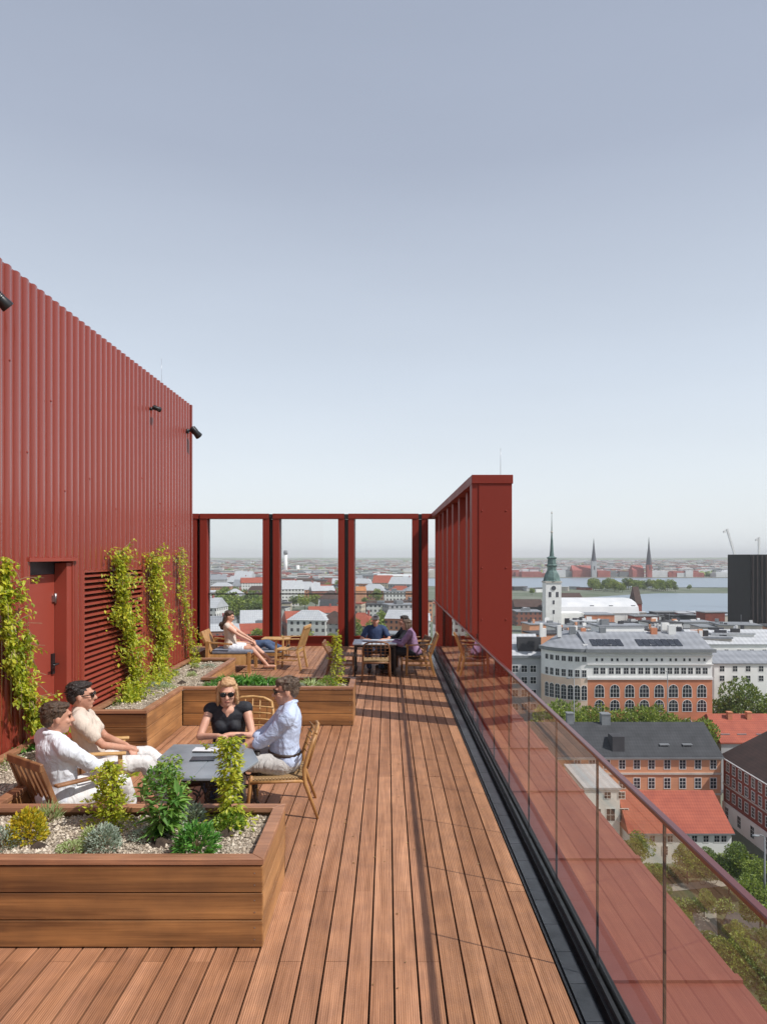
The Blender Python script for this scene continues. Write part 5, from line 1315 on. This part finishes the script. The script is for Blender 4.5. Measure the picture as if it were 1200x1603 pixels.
# --- black tower ------------------------------------------------------------------------------
d = 400.0; bt = thing('black_tower', 'matt black ribbed office tower at the right edge of the view', 'tower', (xw(1170, d)+4, d+15, G))
M['black_clad'] = simple('black_cladding', (.010, .010, .012), (.006, .006, .008), .3, .7, spec=.2); M['black_clad2'] = simple('dark_brown_cladding', (.05, .03, .028), (.03, .018, .018), .3, .5)
x0 = xw(1174, d); xm = x0
block(bt, 'wall', x0, x0+40, d+.5, d+27, G, yz(868, d), M['black_clad'])
for k in range(9): MB().box(xm + 1.1 + 2.6*k, xm + 1.6 + 2.6*k, d-.4, d+.49, G, yz(869, d)).build('rib', M['black_clad2'], bt)
# --- cranes --------------------------------------------------------------------------------------
def crane(label, px, d, y0_, ytop, lean, grp='tower cranes above the black tower'):
    t = thing('tower_crane', label, 'crane', (xw(px, d), d, G), 0, grp); x = xw(px, d); z1 = yz(ytop, d); mb = MB()
    mb.bar((x+lean, d, yz(y0_, d)), (x, d, z1), 1.5, 1.5); mb.bar((x+lean, d, G), (x+lean, d, yz(y0_, d)), 2.2, 2.2); mb.build('mast', M['win_white'], t)
    j = MB(); j.bar((x-2.2, d, z1-1.6), (x+1, d, z1), .8, .8); j.box(x-3.2, x-1.6, d-1, d+1, z1-3.4, z1-1.8); j.build('jib', M['win_white'], t)
for (px, ytop, lean, lb) in ((1137, 828, 7.5, 'leaning white crane above the left corner of the black tower'), (1187, 841, .0, 'upright thin white crane behind the black tower top')):
    crane(lb, px, 620, 872, ytop, lean)
# --- brick churches across the harbour ----------------------------------------------------------------
M['brick_church'] = simple('church_brick', (.40, .12, .10), (.30, .085, .075), .1, .85)
def church(label, px, x_l, x_r, d, ytop, pal):
    t = thing('brick_church', label, 'church', (xw(px, d), d, G)); x = xw(px, d)
    block(t, 'nave_wall', xw(x_l, d), xw(x_r, d), d+2, d+26, G, yz(893, d), M['brick_church']); gable(t, xw(x_l, d), xw(x_r, d), d+2, d+26, yz(893, d)+.01, yz(885, d+14), M['brick_church'], over=0)
    block(t, 'tower_wall', x-5.2, x+5.2, d-8, d+1.9, G, yz(878 if pal else 884, d), M['render_grey'] if pal else M['brick_church'])
    mb = MB(); mb.lathe([(6.2, yz(878 if pal else 884, d)), (5.0, yz(874, d)), (2.2, yz(858, d)), (.3, yz(ytop, d))], (x, d-3, 0), n=8, smooth=False); mb.build('spire', M['spire_dark'], t)
    MB().box(x-1.2, x+1.2, d-8.2, d-7.99, yz(892, d), yz(886, d)).build('tower_window', M['spire_dark'], t)
church('red brick church with pale tower and dark spire across the harbour, left of the other', 928, 896, 931, 1500, 843, True)
church('red brick church with the taller dark spire across the harbour', 1014, 990, 1008, 1480, 841, False)
t = thing('chimney_stack', 'tall slim white chimney stack in the middle bay of the screen', 'chimney', (xw(447, 1500), 1500, G), 0)
MB().tube([(xw(447, 1500), 1500, G), (xw(447, 1500), 1500, yz(868, 1500))], [5, 3.6], 14).build('shaft', M['render_white'], t); MB().lathe([(4.4, 0), (4.6, 5), (3.6, 9)], (xw(447, 1500), 1500, yz(868, 1500)), 12).build('crown', M['lead'], t)
t = thing('chimney_stack', 'shorter white chimney stack beside the white power station', 'chimney', (xw(466, 1600), 1600, G), 0)
MB().tube([(xw(466, 1600), 1600, G), (xw(466, 1600), 1600, yz(885, 1600))], [5, 4], 12).build('shaft', M['render_white'], t)
t = thing('power_station', 'big white stepped power station block in the middle bay of the screen', 'building', (xw(482, 1300), 1320, G))
block(t, 'wall', xw(472, 1300), xw(496, 1300), 1300, 1340, G, yz(897, 1300), M['white_roof']); block(t, 'stair_block', xw(469, 1290), xw(480, 1290), 1280, 1299.9, G, yz(905, 1290), M['render_white']); block(t, 'rooftop_plant', xw(482, 1310), xw(490, 1310), 1310, 1325, yz(897, 1300)+.01, yz(893, 1310), M['lead'])
t = thing('power_station', 'white slope-roofed plant in the right bay of the screen', 'building', (xw(578, 1100), 1110, G))
mb = MB(); xa, xb = xw(560, 1100), xw(594, 1100); mb.add([(xa, 1100, G), (xb, 1100, G), (xb, 1100, yz(897, 1100)), ((xa+xb)/2+8, 1100, yz(898, 1100)), (xa, 1100, yz(912, 1100)), (xa, 1150, G), (xb, 1150, G), (xb, 1150, yz(897, 1100)), ((xa+xb)/2+8, 1150, yz(898, 1100)), (xa, 1150, yz(912, 1100))], [(0,1,2,3,4), (9,8,7,6,5), (1,6,7,2), (2,7,8,3), (3,8,9,4), (4,9,5,0)]); mb.build('wall', M['white_roof'], t)
# long brick block, arched grey hall, orange roofs
t = simple_building('long low red brick range in the middle bay of the screen', 470, 531, 780, 921, 915, 18, M['brick_church'], M['roof_red'], (), 4)
t = thing('arched_hall', 'grey station hall with round arched roof behind the lounge chair', 'hall', (xw(338, 440), 455, G))
mb = MB(); x_c, rad = xw(332, 440), 8.5; pr = [(x_c + rad*math.cos(PI*k/12), yz(978, 440) + rad*math.sin(PI*k/12)) for k in range(13)]; n_ = 13
mb.add([(x, 440, z) for x, z in pr] + [(x, 490, z) for x, z in pr], [(i, i+1, n_+i+1, n_+i) for i in range(n_-1)]); mb.build('roof', M['lead'], t)
pr2 = [(x, z-.3) for x, z in pr]; mb = MB(); mb.add([(x, 440.3, z) for x, z in pr2], [tuple(range(13))]); mb.build('gable_wall', M['win_pane'], t)
block(t, 'wall', x_c-rad, x_c+rad, 440.4, 489, G, yz(978, 440), M['render_grey'])
for (a, b2, dd, ye, yr, lb, wl_, rf) in ((372, 408, 700, 934, 925, 'orange roofed block in the left bay of the screen', 'brick_salmon', 'ochre'), (325, 366, 760, 934, 924, 'white low shed row in the left bay of the screen', 'render_white', 'white_roof'),
        (325, 350, 640, 952, 944, 'orange brick terrace at the left edge of the left bay', 'brick_orange', 'ochre'), (545, 572, 640, 925, 918, 'tall orange rendered house in the right bay of the screen', 'brick_salmon', 'ochre'),
        (572, 645, 560, 962, 940, 'brown brick terrace with pale windows in the right bay of the screen', 'stone', 'roof_brown'), (500, 532, 520, 950, 938, 'dark grey mansard block in the middle bay of the screen', 'render_grey', 'roof_slate'),
        (455, 520, 470, 968, 958, 'wide pale station roof in the middle bay of the screen', 'render_grey', 'roof_zinc_pale'), (437, 480, 430, 990, 978, 'grey shed roof behind the far armchair', 'render_grey', 'roof_zinc'),
        (590, 645, 1000, 905, 899, 'rounded white dome-like block in the right bay of the screen', 'render_white', 'white_roof')):
    if rf == 'ochre' and 'ochre' not in M: M['ochre'] = tilem('orange_tile_roof', (.55, .22, .07), (.42, .15, .05), .6)
    simple_building(lb, a, b2, dd, ye, yr, 16, M[wl_], M[rf], (ye+8,) if dd < 600 else (), 3.4, wz=(1.2, 1.6))
for i in range(30):
    px, dd, ty = rc.uniform(845, 1150), rc.uniform(200, 400), rc.uniform(967, 992); zt_ = yz(ty, dd); x = xw(px, dd); w_, dp = rc.uniform(5, 13), rc.uniform(4, 8); hh_ = zt_ - G - 2
    if px > 1120 and dd > 360: continue
    t = thing('roof_block', 'low cluttered flat roofed block behind the big corner building', 'building', (x, dd, G), rc.uniform(-.3, .3), 'low blocks behind the corner building')
    MB().box(-w_, w_, -dp, dp, 0, hh_).build('wall', M[rc.choice(('render_grey', 'render_white', 'roof_dark', 'stone', 'brick_salmon'))], t, world=False)
    MB().box(-w_-.3, w_+.3, -dp-.3, dp+.3, hh_+.01, hh_+.5).build('roof', M[rc.choice(('roof_dark', 'roof_dark', 'lead', 'roof_zinc', 'roof_zinc_pale'))], t, world=False)
    for q in range(rc.randrange(3, 8)):
        ax, ay, sz = rc.uniform(-w_*.9, w_*.9), rc.uniform(-dp*.9, dp*.9), rc.uniform(.25, 1.5)
        MB().box(ax-sz, ax+sz, ay-.5, ay+.5, hh_+.5, hh_+rc.uniform(.9, 2.6)).build('roof_unit', M[rc.choice(('lead', 'win_white', 'spire_dark', 'roof_dark', 'render_white', 'brick_salmon'))], t, world=False)
    for q in range(rc.choice((0, 1, 2))):
        ax = rc.uniform(-w_*.9, w_*.9); MB().tube([(ax, 0, hh_), (ax, 0, hh_+rc.uniform(2.5, 5))], .09, 5).build('aerial', M['lead'], t, world=False)
for i in range(22):
    if i < 15: px, dd, ty, w_, hh0 = 985 + i*10.5, rc.uniform(430, 545), rc.uniform(957, 966), rc.uniform(4, 10), 0
    else: px, dd, ty, w_, hh0 = 812 + (i-15)*17, rc.uniform(880, 970), rc.uniform(917, 922), rc.uniform(7, 14), 0
    zt_ = yz(ty, dd); x = xw(px, dd); hh_ = max(3, zt_ - G); 
    t = thing('harbour_shed', 'low harbour shed on the flat strip beside the water', 'shed', (x, dd, G), rc.uniform(-.4, .4), 'low sheds along the harbour water')
    MB().box(-w_, w_, -5, 5, 0, hh_).build('wall', M[rc.choice(('render_grey', 'render_white', 'stone', 'brick_dark', 'roof_dark'))], t, world=False)
    MB().box(-w_-.3, w_+.3, -5.3, 5.3, hh_+.01, hh_+.5).build('roof', M[rc.choice(('roof_dark', 'lead', 'roof_zinc', 'roof_zinc_pale'))], t, world=False)
# --- city filling -----------------------------------------------------------------------------------------
def wallwin(name, c, c2):
    """facade paint with rows of dark window openings"""
    m, n, l, b = nmat(name, .8); mp = mapping(n, l, (1, 1, 1)); sp = n.new('ShaderNodeSeparateXYZ'); l.new(mp.outputs[0], sp.inputs[0])
    def band(v, per, w_):
        f = mathn(n, l, 'FRACT', mathn(n, l, 'DIVIDE', v, per)); return mathn(n, l, 'MULTIPLY', mathn(n, l, 'GREATER_THAN', f, .5-w_/2), mathn(n, l, 'LESS_THAN', f, .5+w_/2))
    xy = mathn(n, l, 'ADD', sp.outputs[0], sp.outputs[1]); k = mathn(n, l, 'MULTIPLY', band(xy, 3.1, .42), band(sp.outputs[2], 3.3, .48))
    oi = n.new('ShaderNodeObjectInfo'); nz = n.new('ShaderNodeTexNoise'); nz.inputs['Scale'].default_value = .15; nz.inputs['Detail'].default_value = 6; l.new(mp.outputs[0], nz.inputs['Vector'])
    rp = ramp(n, [(.3, c2), (.7, c)]); l.new(nz.outputs[0], rp.inputs[0]); l.new(mixc(n, l, k, rp.outputs[0], (.05, .055, .065)), b.inputs['Base Color']); return m
FW = {'white': wallwin('pale_facade', (.70, .69, .66), (.58, .57, .54)), 'orange': wallwin('orange_facade', (.52, .24, .13), (.42, .18, .10)), 'cream': wallwin('cream_facade', (.58, .50, .38), (.48, .41, .31)),
      'grey': wallwin('grey_facade', (.40, .40, .41), (.30, .30, .31)), 'brick': wallwin('brick_facade', (.30, .12, .085), (.22, .085, .06))}
FR = {'red': M['roof_red'], 'grey': M['roof_zinc'], 'pale': M['roof_zinc_pale'], 'dark': M['roof_dark'], 'brown': M['roof_brown']}
WN = {'white': 'white', 'orange': 'orange', 'cream': 'cream', 'grey': 'grey', 'brick': 'brick red'}
RN = {'red': 'red tiled', 'grey': 'zinc grey', 'pale': 'pale', 'dark': 'dark flat', 'brown': 'brown tiled'}
occupied = [(o.location.x, o.location.y) for o in bpy.data.objects if o.parent is None and o.location.y > 90]
placed = []; treespots = []
def in_water(x, y): return (y > 545 and y < 860 and x > 190) or (y > 990 and y < 1470 and x > 30)
def inview(x, y):
    px = VX + F*x/y
    return -0.33 < x/y < .60 and not (px < 290)
cells = []
d = 205.0
while d < 1000:
    st = 14 + d*.023; x = -.32*d
    while x < .60*d:
        cells.append((x + rc.uniform(-.25, .25)*st, d + rc.uniform(-.3, .3)*st, st)); x += st
    d += st*1.12
cnt = 0
for (x, y, st) in cells:
    px = VX + F*x/y
    if in_water(x, y) or 655 < px < 800: continue
    if any(abs(ox-x) < st*.8 + 10 and abs(oy-y) < st*.6 + 14 for ox, oy in occupied): continue
    near_left = px < 660 and y < 330
    if near_left or rc.random() < (.34 if px < 660 else .20): treespots.append((x, y)); continue
    wk = rc.choice(['white', 'white', 'white', 'cream', 'grey', 'orange', 'brick']); rk = rc.choice(['grey', 'pale', 'pale', 'red', 'brown', 'pale', 'grey', 'dark', 'pale'])
    hgt = rc.uniform(8, 17)
    if px > 800 and y < 420: hgt = rc.uniform(9, 15); rk = rc.choice(['dark', 'grey', 'pale', 'dark'])
    if px > 800 and y > 500 and not (px < 925 and y < 900): continue
    if px > 800:
        lim = 972 if px > 865 else 950
        mx = yz(lim, y) - G - 3.0
        if mx < 5: continue
        hgt = min(hgt, mx)
    placed.append((x, y, st, hgt, wk, rk)); cnt += 1
print('city count', cnt)
for (x, y, st, hgt, wk, rk) in placed[:290]:
    t = thing('city_building', 'distant %s walled building with %s roof among the city rooftops' % (WN[wk], RN[rk]), 'building', (x, y, G), rc.uniform(-.35, .35), 'city buildings, %s walls and %s roof' % (WN[wk], RN[rk]))
    w_, dp = st*rc.uniform(.32, .47), st*rc.uniform(.25, .4)
    MB().box(-w_, w_, -dp, dp, 0, hgt).build('wall', FW[wk], t, world=False)
    if y < 520 and x/y > .18:
        for q in range(rc.randrange(2, 6)):
            ax, ay = rc.uniform(-w_*.8, w_*.8), rc.uniform(-dp*.8, dp*.8); sz = rc.uniform(.3, 1.3)
            MB().box(ax-sz, ax+sz, ay-sz*.6, ay+sz*.6, hgt-.2, hgt+rc.uniform(1.2, 4.2)).build('roof_unit', rc.choice((M['lead'], M['win_white'], M['brick_orange'], M['spire_dark'])), t, world=False)
        if rc.random() < .5: MB().tube([(w_*.2, 0, hgt), (w_*.2, 0, hgt+rc.uniform(4, 7))], .1, 5).build('aerial', M['lead'], t, world=False)
    if rk in ('dark',) or rc.random() < .3:
        m_ = MB().box(-w_-.3, w_+.3, -dp-.3, dp+.3, hgt+.01, hgt+.6); m_.build('roof', FR[rk], t, world=False)
        MB().box(-w_*.3, w_*.2, -dp*.4, dp*.4, hgt+.62, hgt+2.6).build('rooftop_plant', M['lead'], t, world=False)
    else:
        mb = MB(); o_ = .4; zr_ = hgt + min(dp*rc.uniform(.5, .8), 3.2 if x/y > .18 else 9); hip = rc.choice((0, 0, dp*.8))
        mb.add([(-w_-o_, -dp-o_, hgt+.01), (w_+o_, -dp-o_, hgt+.01), (w_+o_, dp+o_, hgt+.01), (-w_-o_, dp+o_, hgt+.01), (-w_+hip, 0, zr_), (w_-hip, 0, zr_)], [(0,1,5,4), (2,3,4,5), (1,2,5), (3,0,4), (3,2,1,0)]); mb.build('roof', FR[rk], t, world=False)
        if rc.random() < .6: MB().box(w_*.4, w_*.4+1, -.6, .6, hgt, zr_+1.4).build('chimney', M['brick_church'], t, world=False)
for (px, dd, w0, h0, mt) in [(rc.uniform(842, 1110), 0, rc.uniform(.3, .9), rc.uniform(.8, 2.2), rc.choice(('win_white', 'lead', 'brick_orange', 'render_white'))) for _ in range(9)]:
    dd = 157.5 + rc.uniform(-1.2, 1.2); x = xw(px, dd); z0 = yz(989, 157) - 1.2
    MB().box(x-w0, x+w0, dd-.4, dd+.4, z0, z0+1.1+h0).build('chimney', M[mt], bb)
# beyond about a kilometre the city reads as one mass
def mass():
    groups = {k: MB() for k in ('white', 'red', 'dark', 'cream')}
    for _ in range(9000):
        y = 1000 * math.exp(rc.uniform(0, 1.75)); x = rc.uniform(-.33, .62)*y
        if in_water(x, y) or (y < 1540 and x > 20) : continue
        s = rc.uniform(.35, 1.3)*(7 + y*.003); h_ = rc.uniform(6, 17); k = rc.choice(('white', 'white', 'white', 'cream', 'red', 'dark'))
        groups[k].box(x-s, x+s, y-s*.6, y+s*.6, G, G+h_)
        groups[rc.choice(('red', 'dark', 'white', 'cream', 'dark'))].box(x-s-.3, x+s+.3, y-s*.6-.3, y+s*.6+.3, G+h_+.01, G+h_+1.5)
    for _ in range(300):
        y = rc.uniform(1500, 1750); x = rc.uniform(0, .6)*y; s = rc.uniform(8, 22); h_ = rc.uniform(7, 16); k = rc.choice(('white', 'cream', 'red', 'dark', 'white'))
        groups[k].box(x-s, x+s, y-s*.6, y+s*.6, G, G+h_)
    for k, m_, nm in (('white', M['white_roof'], 'pale_city_mass'), ('red', M['brick_church'], 'red_city_mass'), ('dark', M['lead'], 'grey_city_mass'), ('cream', M['stone'], 'cream_city_mass')):
        tag(groups[k].build(nm, m_), kind='stuff')
mass()
# --- trees -------------------------------------------------------------------------------------------------
def tree_meshes(seed, H_, Rr, n, L):
    r_ = random.Random(seed); tr = MB(); cr = MB()
    tr.tube([(0, 0, 0), (.05, .05, H_*.35), (.1, 0, H_*.6), (0, .1, H_*.85)], [.035*H_*.6, .028*H_*.5, .02*H_*.4, .05], 7)
    blobs = []
    for k in range(11):
        a = r_.uniform(0, 2*PI); q = r_.uniform(.15, .75)*Rr; z = H_*r_.uniform(.42, .86); blobs.append((Vector((q*math.cos(a), q*math.sin(a), z)), Rr*r_.uniform(.28, .5)))
        tr.tube([(0, 0, H_*.3), (q*math.cos(a)*.5, q*math.sin(a)*.5, (H_*.3+z)/2+.3), (q*math.cos(a), q*math.sin(a), z)], [.016*H_*.4, .010*H_*.4, .03], 5)
    for i in range(n):
        c, rb = blobs[r_.randrange(11)]
        while True:
            v = Vector((r_.uniform(-1, 1), r_.uniform(-1, 1), r_.uniform(-1, 1)))
            if .2 < v.length < 1: break
        v = v.normalized()*(v.length**.4); p = c + Vector((v.x*rb, v.y*rb, v.z*rb*.85))
        if p.z < H_*.2: continue
        d_ = (v + Vector((r_.uniform(-1, 1), r_.uniform(-1, 1), r_.uniform(-1, 1)))*.8).normalized(); cr.leaf(p, d_, (r_.uniform(-1, 1), r_.uniform(-1, 1), r_.uniform(-1, 1)), L*r_.uniform(.6, 1.3), L*.7*r_.uniform(.6, 1.3))
    a = tr.mesh('trunk'); a.materials.append(M['bark']); return a, cr
TV = {}
def tree(label, x, y, H_, kind=0, group=None, z=G, seed=None, cat='tree'):
    """kind: 0 mid green, 1 yellowish, 2 dark; detail by distance"""
    lod = 0 if y < 230 else 1
    key = (kind, lod, rc.randrange(3))
    if key not in TV:
        a, cr = tree_meshes(hash(key) % 1000 if False else kind*31+lod*7+key[2], 10, 4.2, 3600 if lod == 0 else 900, .42 if lod == 0 else .95)
        c = cr.mesh('crown'); c.materials.append([M['treeleaf'], M['treeleaf2'], M['treeleaf3']][kind]); TV[key] = (a, c)
    a, c = TV[key]; t = thing('tree', label, cat, (x, y, z), rc.uniform(0, 6), group); s = H_/10; t.scale = ((.78 if group == AV else 1)*s*rc.uniform(.9, 1.15),)*2 + (s,)
    o = bpy.data.objects.new('trunk', a); COL.objects.link(o); o.parent = t; o = bpy.data.objects.new('crown', c); COL.objects.link(o); o.parent = t
    return t
AV = 'trees lined up before the corner building'
for (px, top, dd, k, lb) in ((872, 1096, 138, 0, 'round green tree leftmost of the row before the corner building'), (905, 1110, 139, 1, 'yellowish tree behind the street lamp before the corner building'), (930, 1106, 141, 0, 'second tree from the lamp before the corner building'),
        (958, 1108, 142, 1, 'light green tree before the left arched windows of the corner building'), (992, 1104, 141, 0, 'middle green tree of the row before the arched windows'), (1030, 1106, 142, 0, 'rightmost full tree of the row before the arched windows'),
        (1150, 1066, 160, 2, 'large dark green tree right of the corner building'), (1200, 1078, 160, 0, 'green tree at the picture edge right of the large dark one'), (1124, 1100, 160, 2, 'smaller dark tree between the corner building and the large one')):
    p = xw(px, dd); tree(lb, p, dd, yz(top, dd) - G, k, AV)
tree('shrubby tree at the right end of the row, low before the brick wall', xw(1085, 141), 141, yz(1122, 141)-G, 0, AV)
CT = 'trees in the courtyard below'
for (px, py, top, k, lb) in ((1140, 1400, 1322, 2, 'dark green courtyard tree before the dark brick building'), (1172, 1410, 1338, 0, 'mid green courtyard tree beside the dark one'), (1105, 1372, 1330, 2, 'small courtyard tree below the white house'),
        (1075, 1385, 1318, 1, 'pale feathery courtyard tree behind the bicycle'), (1000, 1372, 1298, 1, 'yellowish bushy courtyard tree left of the pale one'), (1020, 1400, 1352, 0, 'low round courtyard tree below the yellowish one'),
        (1190, 1470, 1375, 0, 'large courtyard tree at the picture edge below the dark brick building'), (1150, 1560, 1455, 1, 'courtyard tree nearest the foot of the tower'), (1195, 1590, 1500, 2, 'dark courtyard tree lowest in the view'), (1060, 1500, 1430, 2, 'dark courtyard tree seen through the glass near the ledge')):
    q = P(px, py, G); hh_ = (py-top)*q.y/F; tree(lb, q.x, q.y, max(3, hh_), k, CT)
for i in range(26):
    px, py = rc.uniform(1010, 1230), rc.uniform(1420, 1640); q = P(px, py, G); k = rc.choice((0, 1, 2)); tree('bushy undergrowth tree in the courtyard at the foot of the tower', q.x, q.y, rc.uniform(1.8, 4.2), k, 'bushy undergrowth trees')
GRP = ['mid green tree among the city rooftops', 'yellowish green tree among the city rooftops', 'dark green tree among the city rooftops']
for (x, y) in treespots:
    for q in range(rc.choice((1, 1, 2))):
        k = rc.choice((0, 0, 1, 2)); px = VX + F*x/y
        if len(TV) < 99: tree(GRP[k], x + rc.uniform(-12, 12), y + rc.uniform(-8, 8), rc.uniform(9, 15) if px < 660 else rc.uniform(8, 12), k, GRP[k].replace('tree', 'trees'))
PK = 'park trees in the left bay of the screen'
for i in range(34):
    px = rc.uniform(343, 414); dd = rc.uniform(470, 640); k = rc.choice((0, 2, 0)); tree('park tree in the large green clump behind the left bay', xw(px, dd), dd, rc.uniform(13, 19), k, PK)
IS = 'trees on the wooded strip in the harbour'
for i in range(44):
    px = 925 + i*3.05; dd = rc.uniform(880, 985); k = rc.choice((0, 2, 1, 0))
    if px > 1062 and rc.random() < .75: continue
    tree('tree on the low wooded strip between the harbour waters', xw(px, dd), dd, rc.uniform(8, 17) if px < 1060 else 5, k, IS)
# far woods, one mass
def woods():
    for nm, m_, (ya, yb), n in (('far_woods', M['treeleaf3'], (1500, 5600), 2600), ('far_woods', M['treeleaf'], (1050, 3000), 900)):
        mb = MB()
        for _ in range(n):
            y = ya*math.exp(rc.uniform(0, math.log(yb/ya))); x = rc.uniform(-.33, .62)*y
            if in_water(x, y) or (x > 20 and y < 1560): continue
            s = rc.uniform(.6, 1.4)*(7 + y*.006); h_ = rc.uniform(9, 14)
            for q in range(5):
                mb.ell((x + rc.uniform(-s, s), y + rc.uniform(-s, s)*.5, G+h_*.4), (s*.6, s*.5, h_*rc.uniform(.5, .75)), None, 6, 4)
        tag(mb.build(nm, m_), kind='stuff')
woods()
def ridge():
    mb = MB(); n = 220
    for row, (yy, base, amp) in enumerate(((6200, 14, 10), (7600, 20, 13))):
        vs = []; k = 0
        for i in range(n+1):
            x = -3200 + 8200*i/n; h_ = base + amp*noise.noise(Vector((x*.0012, row*7, 0))) + 4*noise.noise(Vector((x*.012, row, 2)))
            vs += [(x, yy, G-1), (x, yy+60, G+h_), (x, yy+900, G-1)]
        mb.add(vs, [(3*i+a, 3*i+3+a, 3*i+4+a, 3*i+1+a) for i in range(n) for a in (0, 1)], True)
    tag(mb.build('hills', M['treeleaf3']), kind='structure')
ridge()
# --- streets, courtyard ---------------------------------------------------------------------------------------
sheet('road', [(5, 128+8), (95, 128+8), (95, 147), (5, 147)], G+.05, M['asphalt'])
sheet('courtyard', [(2.2, 40), (60, 40), (60, 104), (2.2, 104)], G+.05, M['lawn'])
q = [P(960, 1405, G), P(1140, 1388, G), P(1140, 1378, G), P(960, 1392, G)]; sheet('path', [(v.x, v.y) for v in q], G+.12, M['paving'])
q = [P(1060, 1620, G), P(1130, 1620, G), P(1120, 1420, G), P(1085, 1420, G)]; sheet('path', [(v.x, v.y) for v in q], G+.16, M['paving'])
q = [P(1130, 1450, G), P(1260, 1510, G), P(1260, 1480, G), P(1140, 1425, G)]; sheet('path', [(v.x, v.y) for v in q], G+.20, M['asphalt'])
def hedge(label, px, py, w_, dp, h_):
    q = P(px, py, G); t = thing('hedge', label, 'hedge', q); f = MB()
    for i in range(1500): f.leaf((rc.uniform(-w_, w_), rc.uniform(-dp, dp), rc.uniform(.05, h_)), (rc.uniform(-1, 1), rc.uniform(-1, 1), rc.uniform(0, 1)), (0, 0, 1), .34, .24)
    f.build('foliage', M['treeleaf'], t, world=False)
hedge('clipped hedge along the courtyard path behind the bicycle', 1050, 1372, 6, .8, 1.3); hedge('low hedge before the white house in the courtyard', 1120, 1352, 5, .9, 1.6); hedge('loose hedge below the path in the courtyard', 1075, 1425, 6, 1.2, 1.2)
# bicycle
q = P(1108, 1386, G)
bk = thing('bicycle', 'pale bicycle parked on the courtyard path', 'bicycle', (q.x, q.y, G+.13), R(8)); bk.scale = (1.6,)*3
M['bike'] = simple('pale_bike_paint', (.6, .62, .62), None, 5, .4)
for sx in (-.52, .52):
    o = MB().tube([(sx + .33*math.cos(a), 0, .34 + .33*math.sin(a)) for a in [2*PI*k/20 for k in range(21)]], .022, 6, caps=False).build('wheel', M['black'], bk, world=False)
    MB().tube([(sx-.31, 0, .34), (sx+.31, 0, .34)], .006, 4).tube([(sx, 0, .03), (sx, 0, .65)], .006, 4).build('spokes', M['steel'], o, world=False)
MB().tube([(-.52, 0, .34), (-.15, 0, .78), (.40, 0, .80), (.52, 0, .34)], .024, 6).tube([(-.15, 0, .80), (-.02, 0, .32), (.40, 0, .76)], .024, 6).tube([(-.52, 0, .34), (-.02, 0, .32)], .02, 6).build('frame', M['bike'], bk, world=False)
MB().tube([(.40, 0, .80), (.37, 0, 1.0), (.30, -.25, 1.02)], .018, 6).tube([(.37, 0, 1.0), (.30, .25, 1.02)], .018, 6).build('handlebar', M['bike'], bk, world=False)
MB().ell((-.18, 0, .92), (.13, .07, .04)).tube([(-.15, 0, .78), (-.17, 0, .9)], .015, 6).build('saddle', M['black'], bk, world=False)
def lamp(label, px, ytop, dd, grp='street lamps before the corner building'):
    x = xw(px, dd); z1 = yz(ytop, dd); t = thing('street_lamp', label, 'street lamp', (x, dd, G), 0, grp)
    MB().tube([(0, 0, 0), (0, 0, z1-G)], [.16, .09], 8).build('pole', M['lead'], t, world=False); MB().tube([(0, 0, z1-G), (-.5, 0, z1-G+.25), (-1.0, 0, z1-G+.2)], .07, 6).build('arm', M['lead'], t, world=False)
    MB().ell((-1.1, 0, z1-G+.16), (.5, .28, .13), None, 10, 6).build('lamp_head', M['lead'], t, world=False)
lamp('tall street lamp standing left before the rounded corner', 898, 1063, 133); lamp('tall street lamp before the arched windows of the brick wall', 1044, 1052, 143); lamp('thin lamp post at the picture edge in the courtyard', 1196, 1310, 85)
# ---------------------------------------------------------------- haze
def haze():
    h = MB().box(-9000, 9000, -300, 16000, -52, 90).build('haze', bpy.data.materials.new('haze'))
    m = h.data.materials[0]; m.use_nodes = True; n = m.node_tree.nodes; n.remove(n['Principled BSDF'])
    v = n.new('ShaderNodeVolumePrincipled'); v.inputs['Color'].default_value = (.97, .98, .99, 1); v.inputs['Density'].default_value = HAZE
    v.inputs['Anisotropy'].default_value = -.2
    m.node_tree.links.new(v.outputs[0], n['Material Output'].inputs['Volume'])
    m.cycles.homogeneous_volume = True
    tag(h, kind='stuff')
HAZE = 1.25e-4
haze()
